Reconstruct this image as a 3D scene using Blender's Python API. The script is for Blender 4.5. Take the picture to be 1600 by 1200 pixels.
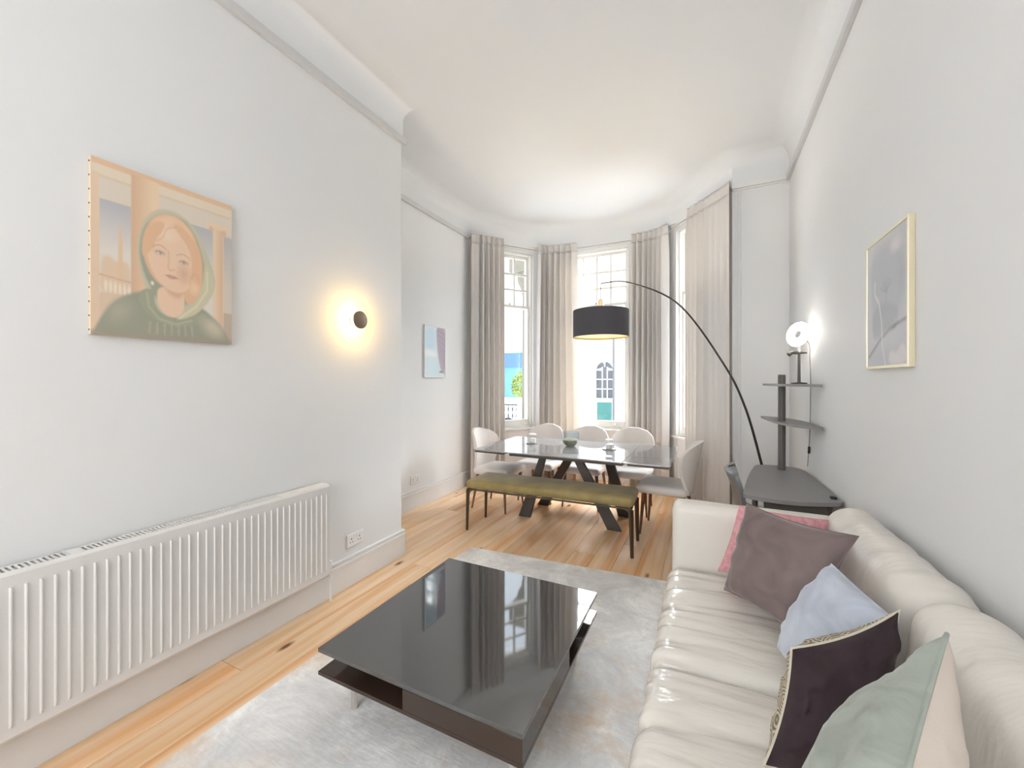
import bpy, bmesh, math, random
import numpy as np
from mathutils import Vector, Matrix, noise

random.seed(7)
for o in list(bpy.data.objects):
    bpy.data.objects.remove(o)
S = bpy.context.scene
COL = S.collection
PI = math.pi

# ------------------------------------------------------------------ camera, sky, lights, exposure
cam_data = bpy.data.cameras.new('camera')
cam_data.sensor_width = 36.0
cam_data.lens = 627.0 / 1600.0 * 36.0
cam_data.shift_y = -6.0 / 1600.0
cam_data.clip_start = 0.02
cam_data.clip_end = 300
cam = bpy.data.objects.new('camera', cam_data)
COL.objects.link(cam)
cam.location = (0, 0, 1.4)
cam.rotation_euler = (PI / 2, 0, math.atan(306.0 / 627.0))
S.camera = cam

S.view_settings.view_transform = 'Standard'
S.view_settings.look = 'None'
S.view_settings.gamma = 1.0
S.view_settings.use_curve_mapping = False
S.view_settings.exposure = 0.9

W = bpy.data.worlds.new('sky')
S.world = W
W.use_nodes = True
bg = W.node_tree.nodes['Background']
bg.inputs[0].default_value = (0.82, 0.91, 1.0, 1)
bg.inputs[1].default_value = 1.6


def area_light(name, loc, rot, sx, sy, power, color=(1, 1, 1)):
    l = bpy.data.lights.new(name, 'AREA')
    l.shape = 'RECTANGLE'
    l.size, l.size_y, l.energy, l.color = sx, sy, power, color
    o = bpy.data.objects.new(name, l)
    o.location, o.rotation_euler = loc, rot
    COL.objects.link(o)
    return o


def point_light(name, loc, power, color, radius):
    l = bpy.data.lights.new(name, 'POINT')
    l.energy, l.color, l.shadow_soft_size = power, color, radius
    o = bpy.data.objects.new(name, l)
    o.location = loc
    COL.objects.link(o)
    return o


# sun lamp added beyond the bay, made very broad to boost its skylight
sun = bpy.data.lights.new('added_soft_sun', 'SUN')
sun.energy, sun.angle, sun.color = 25.0, math.radians(70), (0.93, 0.97, 1.0)
sun_o = bpy.data.objects.new('added_soft_sun', sun)
sun_o.rotation_euler = Vector((-0.30, -0.72, -0.62)).to_track_quat('-Z', 'Y').to_euler()
COL.objects.link(sun_o)
# added fill light behind the viewer, in front of the solid rear wall
area_light('rear_fill_light', (-1.1, -2.15, 1.95), (PI / 2, 0, PI), 2.0, 2.9, 64, (0.92, 0.965, 1.0))
# bulb inside the drum shade of the arc lamp
point_light('arc_lamp_bulb_light', (-0.94, 3.9, 1.96), 7.5, (1.0, 0.97, 0.90), 0.035)
# bulb behind the cap of the wall light
point_light('wall_light_bulb_light', (-2.158, 2.0, 1.81), 13.0, (1.0, 0.62, 0.15), 0.014)
# the ring light on the desk shelf
point_light('ring_light_glow', (0.60, 3.60, 1.74), 1.6, (1.0, 0.93, 0.80), 0.05)


# ------------------------------------------------------------------ helpers
BASE = {}          # object name -> world position of its origin


def tag(o, label=None, cat=None, group=None, kind=None):
    if label: o['label'] = label
    if cat: o['category'] = cat
    if group: o['group'] = group
    if kind: o['kind'] = kind
    return o


def thing(name, label, cat, loc=(0, 0, 0), group=None):
    o = bpy.data.objects.new(name, None)
    COL.objects.link(o)
    o.empty_display_size = 0.1
    o.location = loc
    BASE[o.name] = Vector(loc)
    return tag(o, label, cat, group)


def link(name, me, mat=None, parent=None, smooth=None):
    """link a mesh given in world coordinates; its origin goes to its middle"""
    vs = np.empty(len(me.vertices) * 3, 'f')
    me.vertices.foreach_get('co', vs)
    vs = vs.reshape(-1, 3)
    c = (vs.min(0) + vs.max(0)) / 2
    vs -= c
    me.vertices.foreach_set('co', vs.ravel())
    me.update()
    if smooth is not None:
        me.polygons.foreach_set('use_smooth', [True] * len(me.polygons))
        if smooth < 179:
            me.set_sharp_from_angle(angle=math.radians(smooth))
    if mat is not None:
        for m in (mat if isinstance(mat, (list, tuple)) else [mat]):
            me.materials.append(m)
    o = bpy.data.objects.new(name, me)
    COL.objects.link(o)
    w = Vector([float(v) for v in c])
    if parent:
        o.parent = parent
        o.location = w - BASE[parent.name]
    else:
        o.location = w
    BASE[o.name] = w
    return o


def from_py(name, verts, faces, mat=None, parent=None, smooth=None):
    me = bpy.data.meshes.new(name)
    me.from_pydata([tuple(v) for v in verts], [], faces)
    me.validate()
    return link(name, me, mat, parent, smooth)


def from_bm(name, bm, mat=None, parent=None, smooth=None):
    bmesh.ops.recalc_face_normals(bm, faces=bm.faces[:])
    me = bpy.data.meshes.new(name)
    bm.to_mesh(me)
    bm.free()
    return link(name, me, mat, parent, smooth)


def bm_box(bm, x0, x1, y0, y1, z0, z1, bevel=0.0, seg=2, M=None):
    vs = [bm.verts.new((x, y, z)) for x in (x0, x1) for y in (y0, y1) for z in (z0, z1)]
    q = [(0, 1, 3, 2), (4, 6, 7, 5), (0, 4, 5, 1), (2, 3, 7, 6), (0, 2, 6, 4), (1, 5, 7, 3)]
    fs = [bm.faces.new([vs[i] for i in f]) for f in q]
    allv = vs
    if bevel > 0:
        es = list({e for f in fs for e in f.edges})
        r = bmesh.ops.bevel(bm, geom=es, offset=bevel, segments=seg, profile=0.5, affect='EDGES')
        allv = list({v for f in r['faces'] for v in f.verts} | {v for v in vs if v.is_valid})
    if M is not None:
        for v in allv:
            if v.is_valid:
                v.co = M @ v.co
    return allv


def flat_normals(o):
    m = o.modifiers.new('flat_faces', 'WEIGHTED_NORMAL')
    m.keep_sharp = True
    m.weight = 100
    return o


def box(name, x0, x1, y0, y1, z0, z1, mat, parent=None, bevel=0.003, seg=2, M=None):
    bm = bmesh.new()
    bm_box(bm, x0, x1, y0, y1, z0, z1, bevel, seg, M)
    o = from_bm(name, bm, mat, parent, 40 if bevel else None)
    return flat_normals(o) if bevel else o


def boxes(name, lst, mat, parent=None, bevel=0.0, M=None):
    bm = bmesh.new()
    for b in lst:
        bm_box(bm, *b, bevel=bevel, M=M)
    o = from_bm(name, bm, mat, parent, 40 if bevel else None)
    return flat_normals(o) if bevel else o


def bm_tube(bm, pts, rad, n=10, cap=True, flat=None):
    pts = [Vector(p) for p in pts]
    rings = []
    prev = None
    for i, p in enumerate(pts):
        t = (pts[min(i + 1, len(pts) - 1)] - pts[max(i - 1, 0)]).normalized()
        if prev is None:
            a = Vector((0, 0, 1)) if abs(t.z) < 0.9 else Vector((1, 0, 0))
            u = t.cross(a).normalized()
        else:
            u = (prev - t * prev.dot(t)).normalized()
        prev = u
        v = t.cross(u)
        r = rad[i] if isinstance(rad, (list, tuple)) else rad
        rings.append([bm.verts.new(p + (u * math.cos(2 * PI * k / n) + v * math.sin(2 * PI * k / n)) * r)
                      for k in range(n)])
    for a, b in zip(rings, rings[1:]):
        for k in range(n):
            bm.faces.new((a[k], a[(k + 1) % n], b[(k + 1) % n], b[k]))
    if cap:
        bm.faces.new(rings[0][::-1])
        bm.faces.new(rings[-1])


def tube(name, pts, rad, mat, parent=None, n=10):
    bm = bmesh.new()
    bm_tube(bm, pts, rad, n)
    return from_bm(name, bm, mat, parent, 50)


def lathe(name, prof, mat, parent=None, n=32, at=(0, 0, 0), axis=None, closed=False):
    """prof: (radius, height) list; axis: matrix turning +Z to the wanted axis"""
    bm = bmesh.new()
    rings = []
    for r, h in prof:
        if r < 1e-5:
            rings.append([bm.verts.new((0, 0, h))])
        else:
            rings.append([bm.verts.new((r * math.cos(2 * PI * k / n), r * math.sin(2 * PI * k / n), h)) for k in range(n)])
    pairs = list(zip(rings, rings[1:]))
    if closed:
        pairs.append((rings[-1], rings[0]))
    for a, b in pairs:
        if len(a) == 1 and len(b) == 1: continue
        for k in range(n):
            k2 = (k + 1) % n
            if len(a) == 1: bm.faces.new((a[0], b[k2], b[k]))
            elif len(b) == 1: bm.faces.new((a[k], a[k2], b[0]))
            else: bm.faces.new((a[k], a[k2], b[k2], b[k]))
    M = Matrix.Translation(at) @ (axis.to_4x4() if axis else Matrix.Identity(4))
    bm.transform(M)
    return from_bm(name, bm, mat, parent, 40)


def prism(name, poly, z0, z1, mat, parent=None, bevel=0.0, seg=2):
    bm = bmesh.new()
    a = [bm.verts.new((x, y, z0)) for x, y in poly]
    b = [bm.verts.new((x, y, z1)) for x, y in poly]
    n = len(poly)
    bm.faces.new(a[::-1])
    bm.faces.new(b)
    for i in range(n):
        bm.faces.new((a[i], a[(i + 1) % n], b[(i + 1) % n], b[i]))
    if bevel:
        es = [e for e in bm.edges if abs(e.verts[0].co.z - e.verts[1].co.z) < 1e-6]
        bmesh.ops.bevel(bm, geom=es, offset=bevel, segments=seg, profile=0.5, affect='EDGES')
    return flat_normals(from_bm(name, bm, mat, parent, 35))


def smooth_poly(pts, it=3):
    pts = [Vector((p[0], p[1])) for p in pts]
    for _ in range(it):
        q = []
        for i in range(len(pts)):
            a, b = pts[i], pts[(i + 1) % len(pts)]
            q += [a * 0.75 + b * 0.25, a * 0.25 + b * 0.75]
        pts = q
    return [(p.x, p.y) for p in pts]


def soft_box(name, x0, x1, y0, y1, z0, z1, r, mat, parent=None, cuts=24, disp=None, M=None):
    """a rounded upholstery block; disp(p_local(-1..1), normal, point) -> extra offset along the normal"""
    bm = bmesh.new()
    c = Vector(((x0 + x1) / 2, (y0 + y1) / 2, (z0 + z1) / 2))
    h = Vector(((x1 - x0) / 2, (y1 - y0) / 2, (z1 - z0) / 2))
    bmesh.ops.create_cube(bm, size=2)
    bmesh.ops.subdivide_edges(bm, edges=bm.edges[:], cuts=cuts, use_grid_fill=True)
    for v in bm.verts:
        u = v.co.copy()
        # concentrate vertices near the borders a little
        p = Vector([math.sin(t * PI / 2) * 0.5 + t * 0.5 for t in u])
        p = Vector((p.x * h.x, p.y * h.y, p.z * h.z))
        core = Vector([max(-h[i] + r, min(h[i] - r, p[i])) for i in range(3)])
        d = p - core
        nrm = d.normalized() if d.length > 1e-6 else Vector((0, 0, 1))
        if d.length > 1e-6:
            m = max(abs(d.x), abs(d.y), abs(d.z))
            q = core + nrm * r if m > 1e-6 else p
        else:
            q = p
        un = Vector((q.x / h.x, q.y / h.y, q.z / h.z))
        if disp:
            q = q + nrm * disp(un, nrm, c + q)
        v.co = c + q
    if M is not None:
        bm.transform(M)
    return from_bm(name, bm, mat, parent, 180)


def curve_pts(ctrl, n=24):
    """Catmull-Rom through the control points"""
    P = [Vector(c) for c in ctrl]
    P = [P[0] * 2 - P[1]] + P + [P[-1] * 2 - P[-2]]
    out = []
    m = len(P) - 3
    for k in range(n + 1):
        t = k / n * m
        i = min(int(t), m - 1)
        f = t - i
        a, b, c, d = P[i:i + 4]
        out.append(0.5 * ((2 * b) + (c - a) * f + (2 * a - 5 * b + 4 * c - d) * f * f + (3 * b - a - 3 * c + d) * f ** 3))
    return out


def copy_tree(o, parent=None):
    c = o.copy()
    COL.objects.link(c)
    if parent is not None: c.parent = parent
    BASE[c.name] = BASE[o.name].copy()
    for ch in list(o.children):
        copy_tree(ch, c)
    return c


# ------------------------------------------------------------------ materials
def srgb(r, g, b):
    f = lambda c: (c / 255 / 12.92) if c / 255 <= 0.04045 else ((c / 255 + 0.055) / 1.055) ** 2.4
    return (f(r), f(g), f(b))


class Mat:
    def __init__(s, name):
        s.m = bpy.data.materials.new(name)
        s.m.use_nodes = True
        s.nt = s.m.node_tree
        s.b = s.nt.nodes['Principled BSDF']

    def node(s, t, **kw):
        n = s.nt.nodes.new(t)
        for k, v in kw.items():
            if k in n.inputs.keys():
                n.inputs[k].default_value = v
            else:
                setattr(n, k, v)
        return n

    def l(s, a, b):
        s.nt.links.new(a, b)


def plain(name, col, rough=0.5, metal=0.0, spec=0.5, bump=None, ior=None, coat=0.0, sheen=0.0, var=0.0, varscale=4.0):
    M = Mat(name)
    b = M.b
    b.inputs['Base Color'].default_value = (*col, 1)
    b.inputs['Roughness'].default_value = rough
    b.inputs['Metallic'].default_value = metal
    b.inputs['Specular IOR Level'].default_value = spec
    if ior: b.inputs['IOR'].default_value = ior
    b.inputs['Coat Weight'].default_value = coat
    b.inputs['Coat Roughness'].default_value = 0.03
    if sheen:
        b.inputs['Sheen Weight'].default_value = sheen
        b.inputs['Sheen Roughness'].default_value = 0.4
    tc = M.node('ShaderNodeTexCoord')
    if bump:
        sc, st = bump
        nz = M.node('ShaderNodeTexNoise', Scale=sc, Detail=3.0)
        M.l(tc.outputs['Object'], nz.inputs['Vector'])
        bp = M.node('ShaderNodeBump', Strength=st, Distance=0.01)
        M.l(nz.outputs['Fac'], bp.inputs['Height'])
        M.l(bp.outputs['Normal'], b.inputs['Normal'])
    if var:
        nz = M.node('ShaderNodeTexNoise', Scale=varscale, Detail=4.0)
        M.l(tc.outputs['Object'], nz.inputs['Vector'])
        rp = M.node('ShaderNodeValToRGB')
        rp.color_ramp.elements[0].position = 0.3
        rp.color_ramp.elements[1].position = 0.7
        rp.color_ramp.elements[0].color = (*[c * (1 - var) for c in col], 1)
        rp.color_ramp.elements[1].color = (*[min(1, c * (1 + var)) for c in col], 1)
        M.l(nz.outputs['Fac'], rp.inputs['Fac'])
        M.l(rp.outputs['Color'], b.inputs['Base Color'])
    return M.m


def emit(name, col, strength):
    M = Mat(name)
    M.b.inputs['Base Color'].default_value = (*col, 1)
    M.b.inputs['Emission Color'].default_value = (*col, 1)
    M.b.inputs['Emission Strength'].default_value = strength
    return M.m


def glass(name, tint=(1, 1, 1), refl=1.0):
    M = Mat(name)
    nt = M.nt
    out = nt.nodes['Material Output']
    tr = M.node('ShaderNodeBsdfTransparent')
    tr.inputs[0].default_value = (*tint, 1)
    gl = M.node('ShaderNodeBsdfGlossy', Roughness=0.02)
    fr = M.node('ShaderNodeLayerWeight', Blend=0.5)
    pw = M.node('ShaderNodeMath', operation='POWER')
    pw.inputs[1].default_value = 3.5
    M.l(fr.outputs['Facing'], pw.inputs[0])
    ml = M.node('ShaderNodeMath', operation='MULTIPLY_ADD')
    ml.inputs[1].default_value = 0.55 * refl
    ml.inputs[2].default_value = 0.035 * refl
    mx = M.node('ShaderNodeMixShader')
    M.l(pw.outputs[0], ml.inputs[0])
    M.l(ml.outputs[0], mx.inputs[0])
    M.l(tr.outputs[0], mx.inputs[1])
    M.l(gl.outputs[0], mx.inputs[2])
    M.l(mx.outputs[0], out.inputs[0])
    nt.nodes.remove(M.b)
    return M.m


WALL = plain('wall_paint', (0.815, 0.812, 0.808), 0.75, spec=0.3, bump=(90, 0.03))
CEIL = plain('ceiling_paint', (0.83, 0.835, 0.84), 0.8, spec=0.2)
TRIM = plain('trim_gloss_paint', (0.83, 0.82, 0.81), 0.35, spec=0.45)
RAIL = plain('rail_paint', (0.66, 0.655, 0.65), 0.5, spec=0.4)
SASH = plain('sash_paint', (0.84, 0.82, 0.77), 0.4)
RADP = plain('radiator_enamel', (0.76, 0.74, 0.72), 0.3, spec=0.5)
SOCK = plain('socket_plastic', (0.84, 0.83, 0.82), 0.3)
GLASS = glass('window_glass')
JAR = glass('jar_glass', (0.90, 0.945, 0.985), 1.0)
BLACKGL = plain('black_gloss_lacquer', (0.012, 0.012, 0.013), 0.04, spec=1.0, ior=1.9)
BROWNGL = plain('dark_brown_gloss_lacquer', (0.042, 0.025, 0.018), 0.06, spec=0.5, ior=1.5)
CHROME = plain('chrome', (0.82, 0.78, 0.75), 0.12, metal=1.0)
GOLD = plain('gold_frame', (0.84, 0.76, 0.56), 0.35, metal=0.7)
BRONZE = plain('bronze_metal', (0.10, 0.078, 0.055), 0.45, metal=0.6)
DBROWN = plain('dark_bronze_blade', (0.075, 0.062, 0.054), 0.42, metal=0.35, bump=(60, 0.05))
WALNUT = plain('walnut_wood', (0.19, 0.085, 0.045), 0.4, var=0.25, varscale=30)
CHAIRF = plain('cream_chair_fabric', (0.81, 0.75, 0.705), 0.75, bump=(160, 0.1), sheen=0.2)
OLIVE = plain('olive_velvet', (0.30, 0.225, 0.08), 0.5, bump=(120, 0.1), sheen=0.3, var=0.25, varscale=7)
GREYD = plain('desk_grey_laminate', (0.27, 0.26, 0.255), 0.45, bump=(200, 0.03))
POSTG = plain('desk_post_grey', (0.10, 0.09, 0.08), 0.45)
DSHELL = plain('desk_chair_shell', (0.15, 0.155, 0.16), 0.35)
DPAD = plain('desk_chair_pad', (0.05, 0.05, 0.055), 0.7, bump=(120, 0.08))
BLKP = plain('black_plastic', (0.02, 0.02, 0.02), 0.4)
WHITEP = plain('white_plastic', (0.85, 0.85, 0.85), 0.4)
RINGE = emit('ring_light_led', (1.0, 0.96, 0.93), 6.0)
BULBE = emit('warm_bulb', (1.0, 0.82, 0.48), 14.0)
SHADEO = plain('drum_shade_black_fabric', (0.07, 0.066, 0.074), 0.8, bump=(220, 0.1))
SHADEI = plain('drum_shade_gold_lining', (0.75, 0.60, 0.28), 0.45, metal=0.3)
DIFF = emit('lamp_diffuser', (1.0, 0.80, 0.38), 0.36)
ARCM = plain('arc_lamp_black_metal', (0.035, 0.028, 0.026), 0.4, metal=0.3)
WAX = plain('candle_wax', (0.86, 0.84, 0.78), 0.5)
BOWLF = plain('bowl_filling_olive', (0.38, 0.33, 0.19), 0.8, bump=(40, 0.6))
COAST = plain('slate_coaster', (0.30, 0.27, 0.26), 0.5)
GAPSHADE = plain('curtain_gap_shade', (0.27, 0.20, 0.13), 0.9)  # gap shade at the outer curtain edges, put into a colour
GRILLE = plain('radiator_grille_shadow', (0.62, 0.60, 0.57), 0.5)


def leather(coat):
    M = Mat('cream_leather')
    b = M.b
    b.inputs['Base Color'].default_value = (0.80, 0.75, 0.68, 1)
    b.inputs['Roughness'].default_value = 0.22 if coat else 0.36
    b.inputs['Specular IOR Level'].default_value = 0.6 if coat else 0.45
    b.inputs['Coat Weight'].default_value = coat
    b.inputs['Coat Roughness'].default_value = 0.10
    tc = M.node('ShaderNodeTexCoord')
    mp = M.node('ShaderNodeMapping')
    mp.inputs['Scale'].default_value = (2.2, 8.0, 4.0)
    n1 = M.node('ShaderNodeTexNoise', Scale=1.6, Detail=3.0, Roughness=0.6)
    n2 = M.node('ShaderNodeTexNoise', Scale=190.0, Detail=2.0)
    M.l(tc.outputs['Object'], mp.inputs['Vector'])
    M.l(mp.outputs['Vector'], n1.inputs['Vector'])
    M.l(tc.outputs['Object'], n2.inputs['Vector'])
    b1 = M.node('ShaderNodeBump', Strength=0.36, Distance=0.022)
    b2 = M.node('ShaderNodeBump', Strength=0.05, Distance=0.004)
    M.l(n1.outputs['Fac'], b1.inputs['Height'])
    M.l(n2.outputs['Fac'], b2.inputs['Height'])
    M.l(b1.outputs['Normal'], b2.inputs['Normal'])
    M.l(b2.outputs['Normal'], b.inputs['Normal'])
    return M.m


LEATHER = leather(0.5)
LEATHER_SOFT = leather(0.0)


def pine():
    M = Mat('pine_boards')
    b = M.b
    tc = M.node('ShaderNodeTexCoord')
    oi = M.node('ShaderNodeObjectInfo')
    ad = M.node('ShaderNodeVectorMath', operation='ADD')
    cb = M.node('ShaderNodeCombineXYZ')
    ml = M.node('ShaderNodeMath', operation='MULTIPLY')
    ml.inputs[1].default_value = 37.0
    M.l(oi.outputs['Random'], ml.inputs[0])
    M.l(ml.outputs[0], cb.inputs['X'])
    M.l(ml.outputs[0], cb.inputs['Y'])
    M.l(tc.outputs['Object'], ad.inputs[0])
    M.l(cb.outputs[0], ad.inputs[1])
    mp = M.node('ShaderNodeMapping')
    mp.inputs['Scale'].default_value = (14.0, 0.9, 1.0)
    M.l(ad.outputs[0], mp.inputs['Vector'])
    n1 = M.node('ShaderNodeTexNoise', Scale=1.0, Detail=5.0, Roughness=0.55, Distortion=0.6)
    M.l(mp.outputs[0], n1.inputs['Vector'])
    r1 = M.node('ShaderNodeValToRGB')
    e = r1.color_ramp.elements
    e[0].position, e[1].position = 0.32, 0.68
    e[0].color = (*srgb(238, 190, 138), 1)
    e[1].color = (*srgb(250, 222, 188), 1)
    M.l(n1.outputs['Fac'], r1.inputs['Fac'])
    mo = M.node('ShaderNodeMapping')
    mo.inputs['Scale'].default_value = (9.0, 0.35, 1.0)
    M.l(ad.outputs[0], mo.inputs['Vector'])
    no = M.node('ShaderNodeTexNoise', Scale=1.0, Detail=2.0)
    M.l(mo.outputs[0], no.inputs['Vector'])
    ro = M.node('ShaderNodeMapRange')
    ro.inputs['From Min'].default_value = 0.48
    ro.inputs['From Max'].default_value = 0.70
    ro.inputs['To Max'].default_value = 0.75
    M.l(no.outputs['Fac'], ro.inputs['Value'])
    mo_ = M.node('ShaderNodeMix', data_type='RGBA')
    M.l(ro.outputs[0], mo_.inputs[0])
    M.l(r1.outputs['Color'], mo_.inputs[6])
    mo_.inputs[7].default_value = (*srgb(226, 150, 84), 1)
    # board to board tone
    hv = M.node('ShaderNodeHueSaturation')
    mr = M.node('ShaderNodeMapRange')
    mr.inputs['To Min'].default_value = 0.86
    mr.inputs['To Max'].default_value = 1.08
    M.l(oi.outputs['Random'], mr.inputs['Value'])
    M.l(mr.outputs[0], hv.inputs['Value'])
    M.l(mo_.outputs[2], hv.inputs['Color'])
    # knots
    mk = M.node('ShaderNodeMapping')
    mk.inputs['Scale'].default_value = (5.5, 2.1, 1.0)
    M.l(ad.outputs[0], mk.inputs['Vector'])
    vo = M.node('ShaderNodeTexVoronoi', Scale=1.0)
    vo.inputs['Randomness'].default_value = 1.0
    M.l(mk.outputs[0], vo.inputs['Vector'])
    rk = M.node('ShaderNodeValToRGB')
    ek = rk.color_ramp.elements
    ek[0].position, ek[1].position = 0.045, 0.13
    ek[0].color, ek[1].color = (1, 1, 1, 1), (0, 0, 0, 1)
    M.l(vo.outputs['Distance'], rk.inputs['Fac'])
    gt = M.node('ShaderNodeMath', operation='GREATER_THAN')
    gt.inputs[1].default_value = 0.50
    sp = M.node('ShaderNodeSeparateColor')
    M.l(vo.outputs['Color'], sp.inputs[0])
    M.l(sp.outputs[0], gt.inputs[0])
    mm = M.node('ShaderNodeMath', operation='MULTIPLY')
    M.l(gt.outputs[0], mm.inputs[0])
    M.l(rk.outputs['Color'], mm.inputs[1])
    mx = M.node('ShaderNodeMix', data_type='RGBA')
    M.l(mm.outputs[0], mx.inputs[0])
    M.l(hv.outputs['Color'], mx.inputs[6])
    mx.inputs[7].default_value = (*srgb(120, 70, 38), 1)
    M.l(mx.outputs[2], b.inputs['Base Color'])
    b.inputs['Roughness'].default_value = 0.26
    b.inputs['Specular IOR Level'].default_value = 0.5
    bp = M.node('ShaderNodeBump', Strength=0.04, Distance=0.01)
    M.l(n1.outputs['Fac'], bp.inputs['Height'])
    M.l(bp.outputs['Normal'], b.inputs['Normal'])
    return M.m


PINE = pine()


def rug_mat():
    M = Mat('marbled_rug')
    b = M.b
    tc = M.node('ShaderNodeTexCoord')
    n1 = M.node('ShaderNodeTexNoise', Scale=2.4, Detail=10.0, Roughness=0.78, Distortion=0.6)
    M.l(tc.outputs['Object'], n1.inputs['Vector'])
    r1 = M.node('ShaderNodeValToRGB')
    e = r1.color_ramp.elements
    e[0].position, e[1].position = 0.36, 0.62
    e[0].color = (*srgb(206, 205, 205), 1)
    e[1].color = (*srgb(248, 247, 244), 1)
    k = e.new(0.5)
    k.color = (*srgb(226, 224, 222), 1)
    M.l(n1.outputs['Fac'], r1.inputs['Fac'])
    n2 = M.node('ShaderNodeTexNoise', Scale=1.3, Detail=8.0, Roughness=0.72)
    mp = M.node('ShaderNodeMapping')
    mp.inputs['Location'].default_value = (3.1, 7.7, 0)
    M.l(tc.outputs['Object'], mp.inputs['Vector'])
    M.l(mp.outputs[0], n2.inputs['Vector'])
    r2 = M.node('ShaderNodeValToRGB')
    r2.color_ramp.elements[0].position = 0.50
    r2.color_ramp.elements[1].position = 0.62
    M.l(n2.outputs['Fac'], r2.inputs['Fac'])
    ms = M.node('ShaderNodeMath', operation='MULTIPLY')
    ms.inputs[1].default_value = 0.85
    M.l(r2.outputs['Color'], ms.inputs[0])
    mx = M.node('ShaderNodeMix', data_type='RGBA')
    M.l(ms.outputs[0], mx.inputs[0])
    M.l(r1.outputs['Color'], mx.inputs[6])
    mx.inputs[7].default_value = (*srgb(214, 192, 170), 1)
    # weave streaks across the pile
    mw = M.node('ShaderNodeMapping')
    mw.inputs['Scale'].default_value = (14, 90, 1)
    M.l(tc.outputs['Object'], mw.inputs['Vector'])
    n3 = M.node('ShaderNodeTexNoise', Scale=1.0, Detail=4.0)
    M.l(mw.outputs[0], n3.inputs['Vector'])
    r3 = M.node('ShaderNodeMapRange')
    r3.inputs['To Min'].default_value = 0.95
    r3.inputs['To Max'].default_value = 1.13
    M.l(n3.outputs['Fac'], r3.inputs['Value'])
    hv = M.node('ShaderNodeHueSaturation')
    M.l(r3.outputs[0], hv.inputs['Value'])
    M.l(mx.outputs[2], hv.inputs['Color'])
    M.l(hv.outputs[0], b.inputs['Base Color'])
    b.inputs['Roughness'].default_value = 0.8
    bp = M.node('ShaderNodeBump', Strength=0.22, Distance=0.006)
    M.l(n3.outputs['Fac'], bp.inputs['Height'])
    M.l(bp.outputs['Normal'], b.inputs['Normal'])
    return M.m


RUG = rug_mat()


def curtain_mat():
    M = Mat('oatmeal_curtain_linen')
    b = M.b
    b.inputs['Base Color'].default_value = (0.87, 0.84, 0.82, 1)
    b.inputs['Roughness'].default_value = 0.9
    b.inputs['Specular IOR Level'].default_value = 0.1
    out = M.nt.nodes['Material Output']
    tl = M.node('ShaderNodeBsdfTranslucent')
    tl.inputs[0].default_value = (0.72, 0.66, 0.58, 1)
    mx = M.node('ShaderNodeMixShader')
    mx.inputs[0].default_value = 0.30
    M.l(b.outputs[0], mx.inputs[1])
    M.l(tl.outputs[0], mx.inputs[2])
    M.l(mx.outputs[0], out.inputs[0])
    return M.m


CURT = curtain_mat()


def table_mat():
    M = Mat('dark_ceramic_table_top')
    b = M.b
    b.inputs['Base Color'].default_value = (0.25, 0.245, 0.25, 1)
    b.inputs['Roughness'].default_value = 0.06
    b.inputs['IOR'].default_value = 1.9
    b.inputs['Specular IOR Level'].default_value = 0.9
    return M.m


TABLET = table_mat()


def vcol_mat(name, rough=0.55, coat=0.0):
    M = Mat(name)
    a = M.node('ShaderNodeVertexColor', layer_name='paint')
    M.l(a.outputs['Color'], M.b.inputs['Base Color'])
    M.b.inputs['Roughness'].default_value = rough
    M.b.inputs['Coat Weight'].default_value = coat
    M.b.inputs['Coat Roughness'].default_value = 0.05
    return M.m


PAINT = vcol_mat('oil_paint_canvas', 0.6)
PRINT = vcol_mat('art_print_behind_glass', 0.5, 0.6)


def velvet(name, col, bump=0.25, scale=7, sheen=0.5):
    M = Mat(name)
    b = M.b
    b.inputs['Roughness'].default_value = 0.8
    b.inputs['Specular IOR Level'].default_value = 0.2
    b.inputs['Sheen Weight'].default_value = sheen
    b.inputs['Sheen Roughness'].default_value = 0.35
    tc = M.node('ShaderNodeTexCoord')
    n = M.node('ShaderNodeTexNoise', Scale=scale, Detail=4.0, Distortion=0.8)
    M.l(tc.outputs['Object'], n.inputs['Vector'])
    r = M.node('ShaderNodeValToRGB')
    r.color_ramp.elements[0].position, r.color_ramp.elements[1].position = 0.3, 0.7
    r.color_ramp.elements[0].color = (*[c * 0.82 for c in col], 1)
    r.color_ramp.elements[1].color = (*[min(1, c * 1.18) for c in col], 1)
    M.l(n.outputs['Fac'], r.inputs['Fac'])
    M.l(r.outputs['Color'], b.inputs['Base Color'])
    bp = M.node('ShaderNodeBump', Strength=bump, Distance=0.02)
    M.l(n.outputs['Fac'], bp.inputs['Height'])
    M.l(bp.outputs['Normal'], b.inputs['Normal'])
    return M.m


V_PINK = velvet('pink_plush', srgb(222, 162, 166), 0.5, 40)
V_TAUPE = velvet('taupe_velvet', srgb(126, 111, 108))
V_BLUE = velvet('pale_blue_velvet', srgb(192, 198, 210))
V_DARK = velvet('aubergine_velvet', srgb(58, 46, 50), sheen=0.25)
V_GREEN = velvet('sage_linen', srgb(172, 178, 168), 0.3, 9, 0.2)
V_BLUSH = plain('blush_linen', srgb(226, 212, 200), 0.9, bump=(260, 0.15))


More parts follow.
